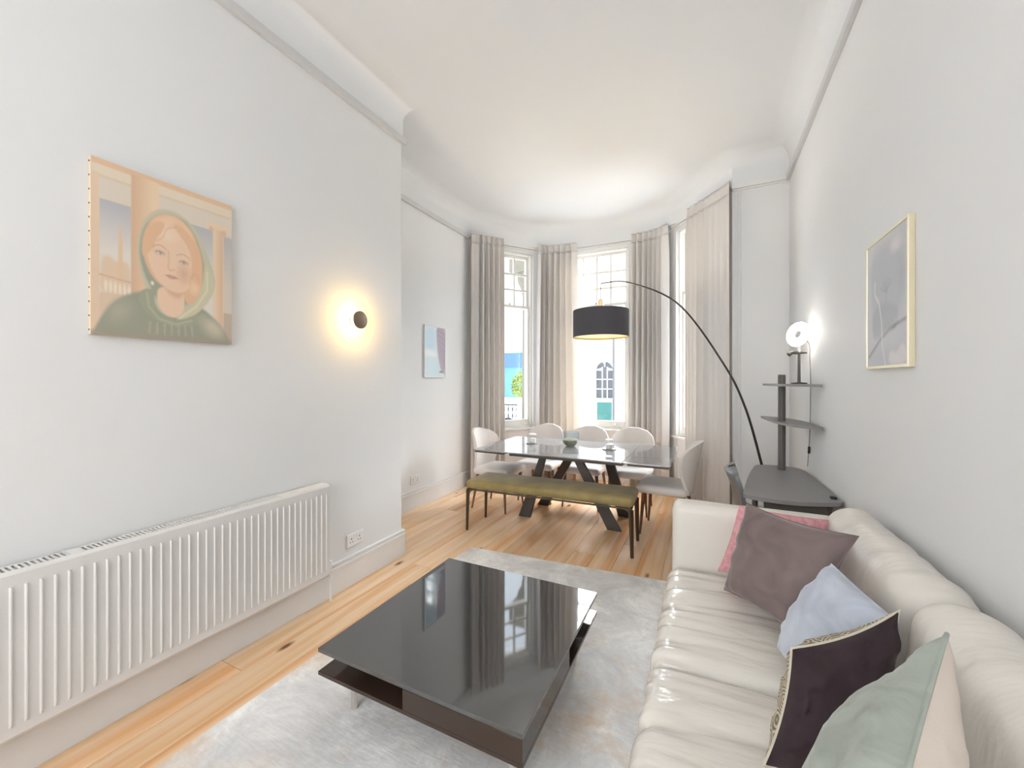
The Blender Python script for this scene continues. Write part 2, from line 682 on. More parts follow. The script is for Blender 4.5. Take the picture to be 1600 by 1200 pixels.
def fan_mat():
    M = Mat('fan_pattern_weave')
    b = M.b
    tc = M.node('ShaderNodeTexCoord')
    mp = M.node('ShaderNodeMapping')
    mp.inputs['Scale'].default_value = (19, 19, 19)
    M.l(tc.outputs['Object'], mp.inputs['Vector'])
    vo = M.node('ShaderNodeTexVoronoi', Scale=1.0)
    vo.inputs['Randomness'].default_value = 0.25
    M.l(mp.outputs[0], vo.inputs['Vector'])
    wv = M.node('ShaderNodeMath', operation='SINE')
    m1 = M.node('ShaderNodeMath', operation='MULTIPLY')
    m1.inputs[1].default_value = 46.0
    M.l(vo.outputs['Distance'], m1.inputs[0])
    M.l(m1.outputs[0], wv.inputs[0])
    r = M.node('ShaderNodeValToRGB')
    e = r.color_ramp.elements
    e[0].position, e[1].position = 0.3, 0.72
    e[0].color = (*srgb(112, 106, 88), 1)
    e[1].color = (*srgb(206, 190, 164), 1)
    mr = M.node('ShaderNodeMapRange')
    mr.inputs['From Min'].default_value = -1
    M.l(wv.outputs[0], mr.inputs['Value'])
    M.l(mr.outputs[0], r.inputs['Fac'])
    M.l(r.outputs['Color'], b.inputs['Base Color'])
    b.inputs['Roughness'].default_value = 0.7
    return M.m


FAN = fan_mat()

# ------------------------------------------------------------------ room shell
XL, XA, XR = -2.2, -2.88, 0.69
YC, YA, YN, YB, YREAR = 2.5, 4.55, 4.53, 5.6, -2.3
ZR, ZC, D = 3.34, 3.62, 0.16
VL0, VL1, VR1, VR0 = (-2.88, 4.60), (-2.14, 5.6), (-0.56, 5.6), (0.22, 4.57)


def structure(o):
    o['kind'] = 'structure'
    return o


structure(box('wall_left', -3.0, XL, YREAR, YC, -0.1, 3.95, WALL, bevel=0.012, seg=3))
structure(box('wall_alcove', -3.0, XA, YC + 0.001, 4.62, -0.1, 3.95, WALL, bevel=0))
structure(box('wall_right', XR, 0.82, YREAR, 4.75, -0.1, 3.95, WALL, bevel=0))
structure(box('wall_nib', VR0[0], XR - 0.001, YN, 4.75, -0.1, 3.95, WALL, bevel=0))
structure(box('wall_rear', XL + 0.001, XR - 0.001, YREAR - 0.1, YREAR, -0.1, 3.95, WALL, bevel=0))

# ---- floor: a sub-floor slab and separate pine boards
sub = structure(prism('floor', [(-3.0, YREAR), (XR + 0.1, YREAR), (XR + 0.1, 4.7), (0.15, 4.75), (-0.5, 5.68), (-2.2, 5.68), (-3.0, 4.62)],
                      -0.1, -0.02, plain('sub_floor', (0.20, 0.12, 0.07), 0.8)))


def clip_x(y):                       # inner outline of the room at depth y -> (xmin, xmax)
    a = XL if y < YC else XA
    b = XR
    if y > VL0[1]:
        a = VL0[0] + (y - VL0[1]) * (VL1[0] - VL0[0]) / (VL1[1] - VL0[1])
    if y > YN:
        b = VR0[0] + (y - VR0[1]) * (VR1[0] - VR0[0]) / (VR1[1] - VR0[1])
    return a, b


bw = 0.172
x = XA
i = 0
while x < XR - 0.02:
    x1 = min(x + bw, XR)
    y0 = YREAR if x >= XL - 0.02 else YC
    y1 = YB
    # trim the board end to the canted bay
    for yy in np.arange(4.5, 5.62, 0.02):
        a, b = clip_x(yy)
        if x < a - 0.001 or x1 > b + 0.001:
            y1 = yy
            break
    if x < XL - 0.02 and x1 > XL:
        pass
    cutsy = []
    yy = y0 + random.uniform(1.0, 2.6)
    while yy < y1 - 0.5:
        cutsy.append(yy)
        yy += random.uniform(2.0, 3.2)
    ends = [y0] + cutsy + [y1]
    for a, b in zip(ends, ends[1:]):
        h = random.uniform(-0.0006, 0.0)
        xs = x if not (a < YC and x < XL) else XL
        bm = bmesh.new()
        bm_box(bm, x + 0.0007, x1 - 0.0007, a + 0.0008, b - 0.0008, -0.02, h, 0.0012, 1)
        from_bm('plank', bm, PINE, sub, 40)
    x = x1
    i += 1

# ---- ceiling with a cove swept round the room
bay_path = []


def rounded_path(P, r):
    out = [Vector(P[0])]
    for a, b, c in zip(P, P[1:], P[2:]):
        a, b, c = Vector(a), Vector(b), Vector(c)
        p0 = b + (a - b).normalized() * r
        p2 = b + (c - b).normalized() * r
        for k in range(13):
            t = k / 12
            out.append(p0 * (1 - t) ** 2 + b * 2 * t * (1 - t) + p2 * t * t)
    out.append(Vector(P[-1]))
    return out


bay_path = rounded_path([(XA, YA), VL1, VR1, (VR0[0], YN)], 0.60)
path = [Vector((XL, YREAR)), Vector((XL, YC)), Vector((XA, YC))] + bay_path + [Vector((XR, YN)), Vector((XR, YREAR))]


def offset_path(P, d):
    out = []
    for i, p in enumerate(P):
        ns = []
        for a, b in ((i - 1, i), (i, i + 1)):
            if a < 0 or b >= len(P): continue
            t = (P[b] - P[a]).normalized()
            ns.append(Vector((t.y, -t.x)))        # interior lies to the right of travel
        if len(ns) == 1:
            m = ns[0]
        else:
            m = (ns[0] + ns[1]) / (1 + ns[0].dot(ns[1]))
        out.append(p + m * d)
    return out


prof = [(0.005, ZR - 0.02)] + [(0.005 + D * (1 - math.cos(t)), ZC - D + D * math.sin(t)) for t in [k / 10 * PI / 2 for k in range(11)]]
rows = []
for d, z in prof:
    rows.append([(p.x, p.y, z) for p in offset_path(path, d)])
n = len(path)
verts = [v for r in rows for v in r]
faces = []
for j in range(len(rows) - 1):
    for i in range(n - 1):
        a = j * n + i
        faces.append((a, a + n, a + n + 1, a + 1))
ceil_top = [Vector(v) for v in rows[-1]]
me = bpy.data.meshes.new('ceiling')
bm = bmesh.new()
bv = [bm.verts.new(v) for v in ceil_top]
bm.faces.new(bv)
bmesh.ops.triangulate(bm, faces=bm.faces[:])
ceiling = structure(from_bm('ceiling', bm, CEIL))
from_py('cove', verts, faces, CEIL, ceiling, 50)
# soffit that closes the rounded bay corners above the curtains
sof_in = bay_path
sof_out = [(XA - 0.1, YA)] + [(v.x + (v.x + 1.33) * 0.3, v.y + 0.35) for v in bay_path[1:-1]] + [(VR0[0] + 0.1, YN)]
vv = [(p.x, p.y, ZR - 0.02) for p in sof_in] + [(p[0], p[1], ZR - 0.02) for p in sof_out]
m = len(sof_in)
from_py('soffit', vv, [(i, i + 1, m + i + 1, m + i) for i in range(m - 1)], CEIL, ceiling)
# roof slab that keeps the sky out above the ceiling
box('roof_slab', -3.3, 1.1, YREAR - 0.3, 6.3, 3.96, 4.1, CEIL, ceiling, bevel=0)

# ---- picture rails
rp = 0.028


def rail(name, x0, x1, y0, y1):
    return structure(boxes(name, [(x0, x1, y0, y1, ZR - 0.055, ZR), (x0 - 0.0, x1, y0, y1, ZR - 0.02, ZR)], RAIL, bevel=0.004))


structure(boxes('trim_1', [(XL, XL + rp, YREAR, YC + rp, ZR - 0.058, ZR - 0.004)], RAIL, bevel=0.004))
structure(boxes('trim_2', [(XA, XA + rp, YC + 0.002, YA, ZR - 0.058, ZR - 0.004)], RAIL, bevel=0.004))
structure(boxes('trim_3', [(XR - rp, XR, YREAR, YN, ZR - 0.058, ZR - 0.004)], RAIL, bevel=0.004))
structure(boxes('trim_4', [(VR0[0] - 0.01, XR - rp, YN - rp, YN, ZR - 0.058, ZR - 0.004), (VR0[0], XR - rp, YN - 0.016, YN, ZR - 0.075, ZR - 0.058)], TRIM, bevel=0.004))
# moulded edge of the nib
structure(boxes('trim_5', [(VR0[0] - 0.006, VR0[0] + 0.02, YN - 0.012, YN, 0, ZR - 0.08),
                           (VR0[0] + 0.045, VR0[0] + 0.056, YN - 0.010, YN, 0, ZR - 0.08),
                           (VR0[0] + 0.070, VR0[0] + 0.076, YN - 0.008, YN, 0, ZR - 0.08)], TRIM, bevel=0.003))


# ---- skirting boards
def skirt(name, lo, hi, axis, at, sgn):
    """axis 'y': runs along y at x=at, proud towards sgn; axis 'x': runs along x at y=at"""
    L = []
    for d, z0, z1 in ((0.018, 0, 0.160), (0.026, 0.160, 0.178), (0.014, 0.178, 0.192), (0.020, 0.192, 0.205)):
        a, b = (at, at + sgn * d) if sgn > 0 else (at + sgn * d, at)
        L.append((a, b, lo, hi, z0, z1) if axis == 'y' else (lo, hi, a, b, z0, z1))
    return structure(boxes(name, L, TRIM, bevel=0.002))


skirt('baseboard_left', YREAR, YC + 0.018, 'y', XL, 1)
skirt('baseboard_alcove', YC + 0.03, 4.58, 'y', XA, 1)
skirt('baseboard_alcove_return', XA + 0.03, XL - 0.001, 'x', YC + 0.001, 1)
skirt('baseboard_right', YREAR, YN, 'y', XR, -1)
skirt('baseboard_nib', VR0[0] + 0.08, XR - 0.03, 'x', YN, -1)


# ---- bay walls with sash windows, each in its own frame (u along the wall, w outwards)
def frame_matrix(A, B):
    A, B = Vector((A[0], A[1], 0)), Vector((B[0], B[1], 0))
    u = (B - A).normalized()
    w = Vector((-u.y, u.x, 0))                 # outwards (left of travel)
    M = Matrix(((u.x, w.x, 0, A.x), (u.y, w.y, 0, A.y), (0, 0, 1, 0), (0, 0, 0, 1)))
    return M, (B - A).length


Z_SILL, Z_GB, Z_MEET, Z_GT, Z_HEAD = 0.72, 0.83, 2.46, 3.16, 3.225


def bay_wall(tagname, idx, A, B, g0, g1, ncol, ext0=0.0, ext1=0.0):
    M, L = frame_matrix(A, B)
    o0, o1 = g0 - 0.055, g1 + 0.055
    T = 0.24
    structure(boxes('wall_bay_' + tagname, [
        (-ext0, o0, 0, T, -0.1, 3.95), (o1, L + ext1, 0, T, -0.1, 3.95),
        (o0, o1, 0, T, -0.1, Z_SILL), (o0, o1, 0, T, Z_HEAD, 3.95)], WALL, M=M))
    # architrave, cornice and panelled dado: fixed joinery
    structure(boxes('trim_%d' % (5 + idx), [
        (o0 - 0.07, o0, -0.012, 0, 0.2, Z_HEAD), (o1, o1 + 0.07, -0.012, 0, 0.2, Z_HEAD),
        (o0 - 0.02, o0, -0.02, -0.012, 0.2, Z_HEAD), (o1, o1 + 0.02, -0.02, -0.012, 0.2, Z_HEAD),
        (0.02, L - 0.02, -0.028, 0, 3.292, 3.322), (0.02, L - 0.02, -0.016, 0, 3.266, 3.286),
        (o0, o1, -0.014, 0, Z_SILL - 0.30, Z_SILL - 0.285), (o0, o1, -0.014, 0, Z_SILL - 0.27, Z_SILL - 0.26),
        (o0 - 0.06, o1 + 0.06, -0.018, 0, 0, 0.2)], TRIM, bevel=0.003, M=M))
    wn = structure(thing('window_%d' % idx, None, None, M @ Vector(((o0 + o1) / 2, 0.08, Z_SILL))))
    fr = boxes('window_frame', [
        (o0, o0 + 0.022, 0.02, 0.16, Z_SILL, Z_HEAD), (o1 - 0.022, o1, 0.02, 0.16, Z_SILL, Z_HEAD),
        (o0, o1, 0.02, 0.16, Z_HEAD - 0.025, Z_HEAD), (o0, o1, 0.02, 0.2, Z_SILL, Z_SILL + 0.02)], SASH, wn, bevel=0.003, M=M)
    box('window_sill', o0 - 0.08, o1 + 0.08, -0.045, 0.02, Z_SILL - 0.028, Z_SILL, TRIM, wn, bevel=0.008, M=M)
    # lower sash
    ls = boxes('lower_sash', [
        (o0 + 0.022, g0, 0.050, 0.088, Z_SILL + 0.02, Z_MEET + 0.02), (g1, o1 - 0.022, 0.050, 0.088, Z_SILL + 0.02, Z_MEET + 0.02),
        (g0, g1, 0.050, 0.088, Z_SILL + 0.02, Z_GB), (g0, g1, 0.050, 0.088, Z_MEET - 0.02, Z_MEET + 0.02)], SASH, wn, bevel=0.004, M=M)
    box('pane', g0, g1, 0.067, 0.071, Z_GB, Z_MEET - 0.02, GLASS, ls, bevel=0, M=M)
    for t in (0.16, 0.84):
        lathe('sash_lift', [(0, 0), (0.016, 0.0), (0.012, 0.012), (0.016, 0.022), (0.010, 0.03), (0, 0.032)], CHROME, ls, 12,
              at=M @ Vector((g0 + (g1 - g0) * t, 0.050, Z_SILL + 0.065)),
              axis=(M.to_3x3() @ Matrix.Rotation(PI / 2, 3, 'X')))
    # upper sash with glazing bars
    us = boxes('upper_sash', [
        (o0 + 0.022, g0, 0.092, 0.128, Z_MEET - 0.02, Z_HEAD - 0.025), (g1, o1 - 0.022, 0.092, 0.128, Z_MEET - 0.02, Z_HEAD - 0.025),
        (g0, g1, 0.092, 0.128, Z_MEET - 0.02, Z_MEET + 0.02), (g0, g1, 0.092, 0.128, Z_GT, Z_HEAD - 0.025)], SASH, wn, bevel=0.004, M=M)
    zs = [Z_MEET + 0.02 + (Z_GT - Z_MEET - 0.02) * k / 3 for k in range(4)]
    us_ = [g0 + (g1 - g0) * k / ncol for k in range(ncol + 1)]
    for k in range(1, ncol):
        box('glazing_bar', us_[k] - 0.015, us_[k] + 0.015, 0.094, 0.126, zs[0], zs[3], SASH, us, bevel=0.004, M=M)
    for k in (1, 2):
        box('glazing_bar', g0, g1, 0.096, 0.124, zs[k] - 0.015, zs[k] + 0.015, SASH, us, bevel=0.004, M=M)
    for a in range(ncol):
        for b in range(3):
            box('pane', us_[a] + 0.011 * (a > 0), us_[a + 1] - 0.011 * (a < ncol - 1), 0.109, 0.112,
                zs[b] + 0.011 * (b > 0), zs[b + 1] - 0.011 * (b < 2), GLASS, us, bevel=0, M=M)
    box('sash_catch', (g0 + g1) / 2 - 0.02, (g0 + g1) / 2 + 0.02, 0.045, 0.088, Z_MEET + 0.02, Z_MEET + 0.045, CHROME, ls, bevel=0.005, M=M)
    return wn


bay_wall('left', 1, VL0, VL1, 0.345, 0.925, 3, 0.10, 0.05)
bay_wall('centre', 2, VL1, VR1, 0.32, 1.11, 4, 0.0, 0.0)
bay_wall('right', 3, VR1, VR0, 0.43, 0.90, 3, 0.05, 0.0)

# ------------------------------------------------------------------ world outside the windows
GROUND = plain('pale_street_paving', (0.62, 0.62, 0.62), 0.9)
structure(box('ground', -30, 20, 5.9, 45, -0.55, -0.45, GROUND, bevel=0))
FAC = plain('white_stucco', (0.86, 0.86, 0.85), 0.8)
b1 = thing('white_house', 'white stucco house across the street with arched window and teal door', 'house', (-2.0, 12.1, -0.45))
Ya = 12.0
aw0, aw1, az0, az1 = -3.05, -2.53, 0.86, 1.70      # arched window opening (springing at az1)
boxes('wall', [(-5.2, aw0, Ya, Ya + 0.4, -0.45, 5.0), (aw1, 4.0, Ya, Ya + 0.4, -0.45, 5.0), (aw0, aw1, Ya, Ya + 0.4, -0.45, az0),
               (aw0, aw1, Ya, Ya + 0.4, az1 + 0.27, 5.0)], FAC, b1)
xc, rr = (aw0 + aw1) / 2, (aw1 - aw0) / 2
bm = bmesh.new()          # spandrel over the arch
for k in range(16):
    t0, t1 = PI * k / 16, PI * (k + 1) / 16
    q = [(xc + rr * math.cos(t0), Ya, az1 + rr * math.sin(t0)), (xc + rr * math.cos(t1), Ya, az1 + rr * math.sin(t1)),
         (xc + rr * math.cos(t1), Ya, az1 + 0.28), (xc + rr * math.cos(t0), Ya, az1 + 0.28)]
    lo = [bm.verts.new(v) for v in q]
    hi = [bm.verts.new((v[0], v[1] + 0.2, v[2])) for v in q]
    bm.faces.new(lo)
    bm.faces.new(hi[::-1])
    bm.faces.new((lo[1], lo[0], hi[0], hi[1]))
from_bm('arch_head', bm, FAC, b1)
WINB = plain('arched_window_bars', (0.88, 0.88, 0.88), 0.5)
DKG = plain('distant_window_glass', (0.13, 0.135, 0.145), 0.6, spec=0.1)
aw = boxes('arched_window', [(aw0 + 0.17, aw0 + 0.20, Ya + 0.08, Ya + 0.14, az0, az1 + 0.1), (aw1 - 0.20, aw1 - 0.17, Ya + 0.08, Ya + 0.14, az0, az1 + 0.1),
                             (aw0, aw1, Ya + 0.08, Ya + 0.14, az0 + 0.26, az0 + 0.29), (aw0, aw1, Ya + 0.08, Ya + 0.14, az0 + 0.55, az0 + 0.58),
                             (aw0, aw0 + 0.17, Ya + 0.08, Ya + 0.14, az1 - 0.01, az1 + 0.02), (aw1 - 0.17, aw1, Ya + 0.08, Ya + 0.14, az1 - 0.01, az1 + 0.02),
                             (xc - 0.015, xc + 0.015, Ya + 0.08, Ya + 0.14, az1 + 0.10, az1 + rr), (aw0 - 0.05, aw1 + 0.05, Ya - 0.06, Ya, az0 - 0.06, az0)], WINB, b1)
for a, b in ((aw0, aw0 + 0.17), (aw0 + 0.20, aw1 - 0.20), (aw1 - 0.17, aw1)):
    for c, d in ((az0, az0 + 0.26), (az0 + 0.29, az0 + 0.55), (az0 + 0.58, az1 + (0.1 if a > aw0 and b < aw1 else -0.01))):
        box('pane', a, b, Ya + 0.10, Ya + 0.12, c, d, DKG, aw, bevel=0)
bm = bmesh.new()
for s in (0, 1):
    c0 = bm.verts.new((xc + (0.015 if s == 0 else -0.015), Ya + 0.11, az1 + 0.10))
    pv = [bm.verts.new((xc + (rr) * math.cos(PI * (k / 16 + 0.5 * s)), Ya + 0.11, az1 + 0.02 + (rr - 0.02) * math.sin(PI * (k / 16 + 0.5 * s)))) for k in range(9)]
    for p, q in zip(pv, pv[1:]):
        bm.faces.new((c0, p, q))
from_bm('arched_pane', bm, DKG, aw)
TEAL = plain('teal_door_paint', (0.08, 0.22, 0.20), 0.7, spec=0.1)
box('door', -3.0, -2.56, Ya - 0.03, Ya + 0.02, -0.44, 0.74, TEAL, b1, bevel=0.01)
LAMPP = plain('street_lamp_grey', (0.16, 0.165, 0.17), 0.7, spec=0.1)
lp = thing('street_lamp', 'grey street lamp post in front of the white house', 'lamp post', (-2.30, 11.0, -0.45))
tube('post', [(-2.30, 11.0, -0.45), (-2.30, 11.0, 0.3), (-2.30, 11.0, 0.31), (-2.30, 11.0, 2.55)], [0.055, 0.05, 0.03, 0.028], LAMPP, lp, 10)
lathe('lantern', [(0, 2.55), (0.07, 2.57), (0.12, 2.85), (0.09, 2.90), (0.03, 2.98), (0, 3.0)], LAMPP, lp, 8, at=(-2.30, 11.0, 0))

CREAM = plain('cream_portico_stone', (0.20, 0.18, 0.14), 0.8)
pc = thing('portico_column', 'cream stone portico column with moulded capital beside the left window', 'column', (-3.12, 7.0, -0.45))
lathe('shaft', [(0, -0.2), (0.17, -0.2), (0.17, -0.05), (0.145, 0.0), (0.13, 1.5), (0.118, 3.0), (0, 3.0)], CREAM, pc, 24, at=(-3.06, 7.0, 0))
box('plinth', -3.24, -2.88, 6.82, 7.18, -0.45, -0.2, CREAM, pc, bevel=0.01)
lathe('capital', [(0, 3.0), (0.118, 3.0), (0.14, 3.04), (0.13, 3.10), (0.20, 3.22), (0.22, 3.3), (0.22, 3.42), (0, 3.42)], CREAM, pc, 24, at=(-3.06, 7.0, 0))
box('entablature', -3.36, -2.2, 6.75, 7.2, 3.42, 3.8, CREAM, pc, bevel=0.02)
BLUEW = plain('blue_building_wall', (0.11, 0.24, 0.32), 0.8, spec=0.1)
BLUER = plain('blue_slate_roof', (0.08, 0.15, 0.28), 0.8, spec=0.1)
bb = thing('blue_building', 'distant low blue building with slate roof seen through the left window', 'building', (-11, 21, -0.45))
box('wall', -15, -8.9, 20, 22, -0.45, 2.1, BLUEW, bb, bevel=0)
bm = bmesh.new()
rv = [bm.verts.new(v) for v in [(-15.1, 19.8, 2.1), (-8.8, 19.8, 2.1), (-8.8, 22.2, 2.1), (-15.1, 22.2, 2.1), (-14.9, 20.4, 2.95), (-9.0, 20.4, 2.95), (-9.0, 22, 2.95), (-14.9, 22, 2.95)]]
for f in ((0, 1, 5, 4), (1, 2, 6, 5), (2, 3, 7, 6), (3, 0, 4, 7), (4, 5, 6, 7), (3, 2, 1, 0)):
    bm.faces.new([rv[k] for k in f])
from_bm('roof', bm, BLUER, bb)
LEAF = plain('yellow_green_foliage', (0.16, 0.21, 0.05), 0.8, spec=0.1, var=0.3, varscale=12)
tr = thing('tree', 'small yellow green tree in front of the blue building', 'tree', (-7.2, 15.5, -0.45))
tube('trunk', [(-7.2, 15.5, -0.45), (-7.18, 15.5, 0.6), (-7.15, 15.5, 1.0)], [0.07, 0.05, 0.03], plain('bark', (0.16, 0.11, 0.07), 0.9), tr, 8)
bm = bmesh.new()
rng = random.Random(3)
for k in range(900):
    th, ph = rng.uniform(0, 2 * PI), math.acos(rng.uniform(-1, 1))
    r = rng.uniform(0.55, 1.0)
    c = Vector((-7.15 + 0.42 * r * math.sin(ph) * math.cos(th), 15.5 + 0.42 * r * math.sin(ph) * math.sin(th), 1.15 + 0.62 * r * math.cos(ph)))
    a = Vector((rng.gauss(0, 1), rng.gauss(0, 1), rng.gauss(0, 1))).normalized() * 0.06
    b = a.cross(Vector((rng.gauss(0, 1), rng.gauss(0, 1), rng.gauss(0, 1)))).normalized() * 0.035
    bm.faces.new([bm.verts.new(c - a), bm.verts.new(c + b), bm.verts.new(c + a), bm.verts.new(c - b)])
fo = from_bm('foliage', bm, LEAF, tr)
fo['kind'] = 'stuff'
IRON = plain('wrought_iron', (0.04, 0.05, 0.06), 0.6, spec=0.2)
rl = thing('iron_railing', 'dark wrought iron balcony railing with scrolls beside the cream column', 'railing', (-3.75, 6.7, 0.0))
boxes('top_rail', [(-4.3, -3.16, 6.68, 6.72, 0.93, 0.955)], IRON, rl)
boxes('bottom_rail', [(-4.3, -3.16, 6.69, 6.71, 0.20, 0.22)], IRON, rl)
for k in range(14):
    xx = -4.28 + k * 0.085
    tube('baluster', [(xx, 6.7, 0.22), (xx, 6.7, 0.93)], 0.007, IRON, rl, 6)
bm = bmesh.new()
for k in range(13):
    for zc in (0.42, 0.58, 0.74, 0.86):
        xx = -4.238 + k * 0.085
        pts = [(xx + 0.032 * math.cos(t), 6.7, zc + 0.055 * math.sin(t)) for t in [2 * PI * q / 10 for q in range(11)]]
        bm_tube(bm, pts, 0.005, 5)
from_bm('scrolls', bm, IRON, rl)
structure(box('balcony_floor', -4.6, -2.3, 5.95, 7.3, -0.44, 0.15, plain('balcony_stone', (0.7, 0.7, 0.68), 0.8), bevel=0.01))
TURQ = plain('turquoise_plastic', (0.02, 0.17, 0.18), 0.6, spec=0.2)
tq = thing('turquoise_planter', 'turquoise planter standing behind the iron railing', 'planter', (-3.62, 7.25, 0.15))
lathe('pot', [(0, 0.0), (0.10, 0.0), (0.13, 0.30), (0.14, 0.30), (0.14, 0.34), (0.11, 0.34), (0.10, 0.05), (0, 0.05)], TURQ, tq, 20, at=(-3.62, 7.12, 0.15))
lathe('soil', [(0, 0.3), (0.115, 0.3)], plain('potting_soil', (0.05, 0.035, 0.02), 1.0), tq, 20, at=(-3.62, 7.12, 0.15))
vn = thing('parked_van', 'white van parked in the street beyond the iron railing', 'van', (-6.6, 13.2, -0.45))
soft_box('body', -7.9, -5.9, 12.6, 13.6, -0.2, 0.75, 0.22, plain('white_car_paint', (0.85, 0.85, 0.85), 0.3), vn, 10)
for xx in (-7.5, -6.3):
    lathe('wheel', [(0, -0.08), (0.25, -0.08), (0.27, -0.04), (0.27, 0.04), (0.25, 0.08), (0, 0.08)], BLKP, vn, 20, at=(xx, 12.62, -0.18), axis=Matrix.Rotation(PI / 2, 3, 'X'))


# ------------------------------------------------------------------ curtains
def curtain(label, ctrl, amp_fn, waves, ztop=3.325, zbot=0.015, edge=None, spread=0.0):
    P = curve_pts([(p[0], p[1], 0) for p in ctrl], 180)
    ln = [0]
    for a, b in zip(P, P[1:]):
        ln.append(ln[-1] + (b - a).length)
    nu, nv = 180, 22
    rnd = random.Random(label)
    ph = [rnd.uniform(-0.5, 0.5) for _ in range(12)]
    c = sum(P, Vector()) / len(P)
    root = thing('curtain', label, 'curtain', (c.x, c.y, 0.0), 'oatmeal curtains of the bay')

    def pt(i, z):
        p = P[i]
        t = (P[min(i + 1, nu)] - P[max(i - 1, 0)]).normalized()
        w = Vector((t.y, -t.x, 0))
        s = i / nu
        v = (ztop - z) / (ztop - zbot)                   # 0 at the heading
        a = amp_fn(s)
        phase = 2 * PI * waves * s + 0.35 * math.sin(3.1 * s * PI + ph[0]) + 0.25 * v * math.sin(5 * s + ph[1])
        body = 2.0 * math.sqrt(math.sin(phase / 2) ** 2 + 0.012) - 1.15
        k = 0.45 + 0.55 * min(1, v / 0.10)
        d = a * k * body * (1 + 0.25 * v * math.sin(4.4 * s + ph[3]))
        q = p + w * d + t * (spread * v * (s - 0.5)) + t * (0.012 * math.sin(phase + 1.0) * a / 0.04)
        return Vector((q.x, q.y, z))

    zs = [ztop - (ztop - zbot) * (k / nv) ** 1.3 for k in range(nv + 1)]
    zhead = ztop - 0.11
    verts, faces = [], []
    zz = [z for z in zs if z < zhead - 0.005]
    zz = [zhead] + zz
    for z in zz:
        for i in range(nu + 1):
            verts.append(pt(i, z))
    w = nu + 1
    for j in range(len(zz) - 1):
        for i in range(nu):
            faces.append((j * w + i, j * w + i + 1, (j + 1) * w + i + 1, (j + 1) * w + i))
    dr = from_py('drape', verts, faces, CURT, root, 180)
    sm = dr.modifiers.new('thickness', 'SOLIDIFY')
    sm.thickness = 0.003
    # pinch-pleat heading band
    verts, faces = [], []
    zz = [ztop, ztop - 0.03, ztop - 0.07, zhead]
    for z in zz:
        for i in range(nu + 1):
            verts.append(pt(i, z))
    for j in range(3):
        for i in range(nu):
            faces.append((j * w + i, j * w + i + 1, (j + 1) * w + i + 1, (j + 1) * w + i))
    hd = from_py('pleat_heading', verts, faces, CURT, root, 180)
    sm = hd.modifiers.new('thickness', 'SOLIDIFY')
    sm.thickness = 0.003
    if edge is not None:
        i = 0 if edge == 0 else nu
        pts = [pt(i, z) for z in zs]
        tube('shadow_gap_strip', pts, 0.005, GAPSHADE, root, 6)  # dark strip put in to draw the shadow gap beside the curtain
    # track above the heading
    tp = [(p.x, p.y, ztop + 0.009) for p in P[::10]]
    tube('curtain_track', tp, 0.006, TRIM, root, 6)
    return root


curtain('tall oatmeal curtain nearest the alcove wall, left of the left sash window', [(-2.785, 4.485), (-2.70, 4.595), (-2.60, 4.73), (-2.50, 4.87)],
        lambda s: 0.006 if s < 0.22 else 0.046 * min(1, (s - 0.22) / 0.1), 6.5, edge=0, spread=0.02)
curtain('oatmeal pleated curtain between the left and the middle sash window', [(-2.16, 5.27), (-2.05, 5.40), (-1.86, 5.44), (-1.66, 5.44)],
        lambda s: 0.048, 7.0, spread=0.10)
curtain('oatmeal pleated curtain just right of the middle sash window, behind the arc lamp', [(-0.925, 5.44), (-0.76, 5.44), (-0.60, 5.40), (-0.46, 5.28)],
        lambda s: 0.046, 7.0, spread=0.04)
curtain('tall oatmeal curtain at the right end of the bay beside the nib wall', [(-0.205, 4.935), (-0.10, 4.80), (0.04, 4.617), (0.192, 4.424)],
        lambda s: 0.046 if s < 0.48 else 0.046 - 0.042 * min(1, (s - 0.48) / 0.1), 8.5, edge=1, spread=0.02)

# ------------------------------------------------------------------ radiator
rad = thing('radiator', 'long white ribbed panel radiator under the portrait on left wall', 'radiator', (-2.15, 0.55, 0.19))
RX, RY0, RY1, RZ0, RZ1 = -2.105, -0.70, 1.745, 0.185, 0.755
pit = 0.0345
bm = bmesh.new()
ycols = []
y = RY0 + 0.03
ys = [RY0, RY0 + 0.006, y]
prof_y = [(RY0, RX - 0.010), (RY0 + 0.004, RX - 0.002), (RY0 + 0.02, RX)]
while y < RY1 - 0.03:
    prof_y += [(y, RX), (y + 0.003, RX + 0.006), (y + 0.006, RX + 0.006), (y + 0.009, RX), ]
    y += pit
prof_y += [(RY1 - 0.016, RX), (RY1 - 0.004, RX - 0.002), (RY1, RX - 0.010)]
zrow = [RZ0, RZ0 + 0.012, RZ0 + 0.045, RZ0 + 0.055, RZ1 - 0.062, RZ1 - 0.052, RZ1 - 0.012, RZ1]
grid = []
for k, z in enumerate(zrow):
    row = []
    for (yy, xx) in prof_y:
        rib = max(0.0, xx - RX)
        f = 1.0 if k in (3, 4) else 0.0
        base = min(xx, RX)
        if k in (0, 7): base -= 0.008
        row.append(bm.verts.new((base + rib * f, yy, z)))
    grid.append(row)
for a, b in zip(grid, grid[1:]):
    for k in range(len(a) - 1):
        bm.faces.new((a[k], a[k + 1], b[k + 1], b[k]))
from_bm('front_panel', bm, RADP, rad, 25)
boxes('end_panel', [(-2.185, RX - 0.009, RY1 - 0.002, RY1, RZ0 + 0.01, RZ1 - 0.002)], RADP, rad)
boxes('end_panel', [(-2.185, RX - 0.009, RY0, RY0 + 0.002, RZ0 + 0.01, RZ1 - 0.002)], RADP, rad)
boxes('back_panel', [(-2.19, -2.186, RY0, RY1, RZ0, RZ1)], RADP, rad)
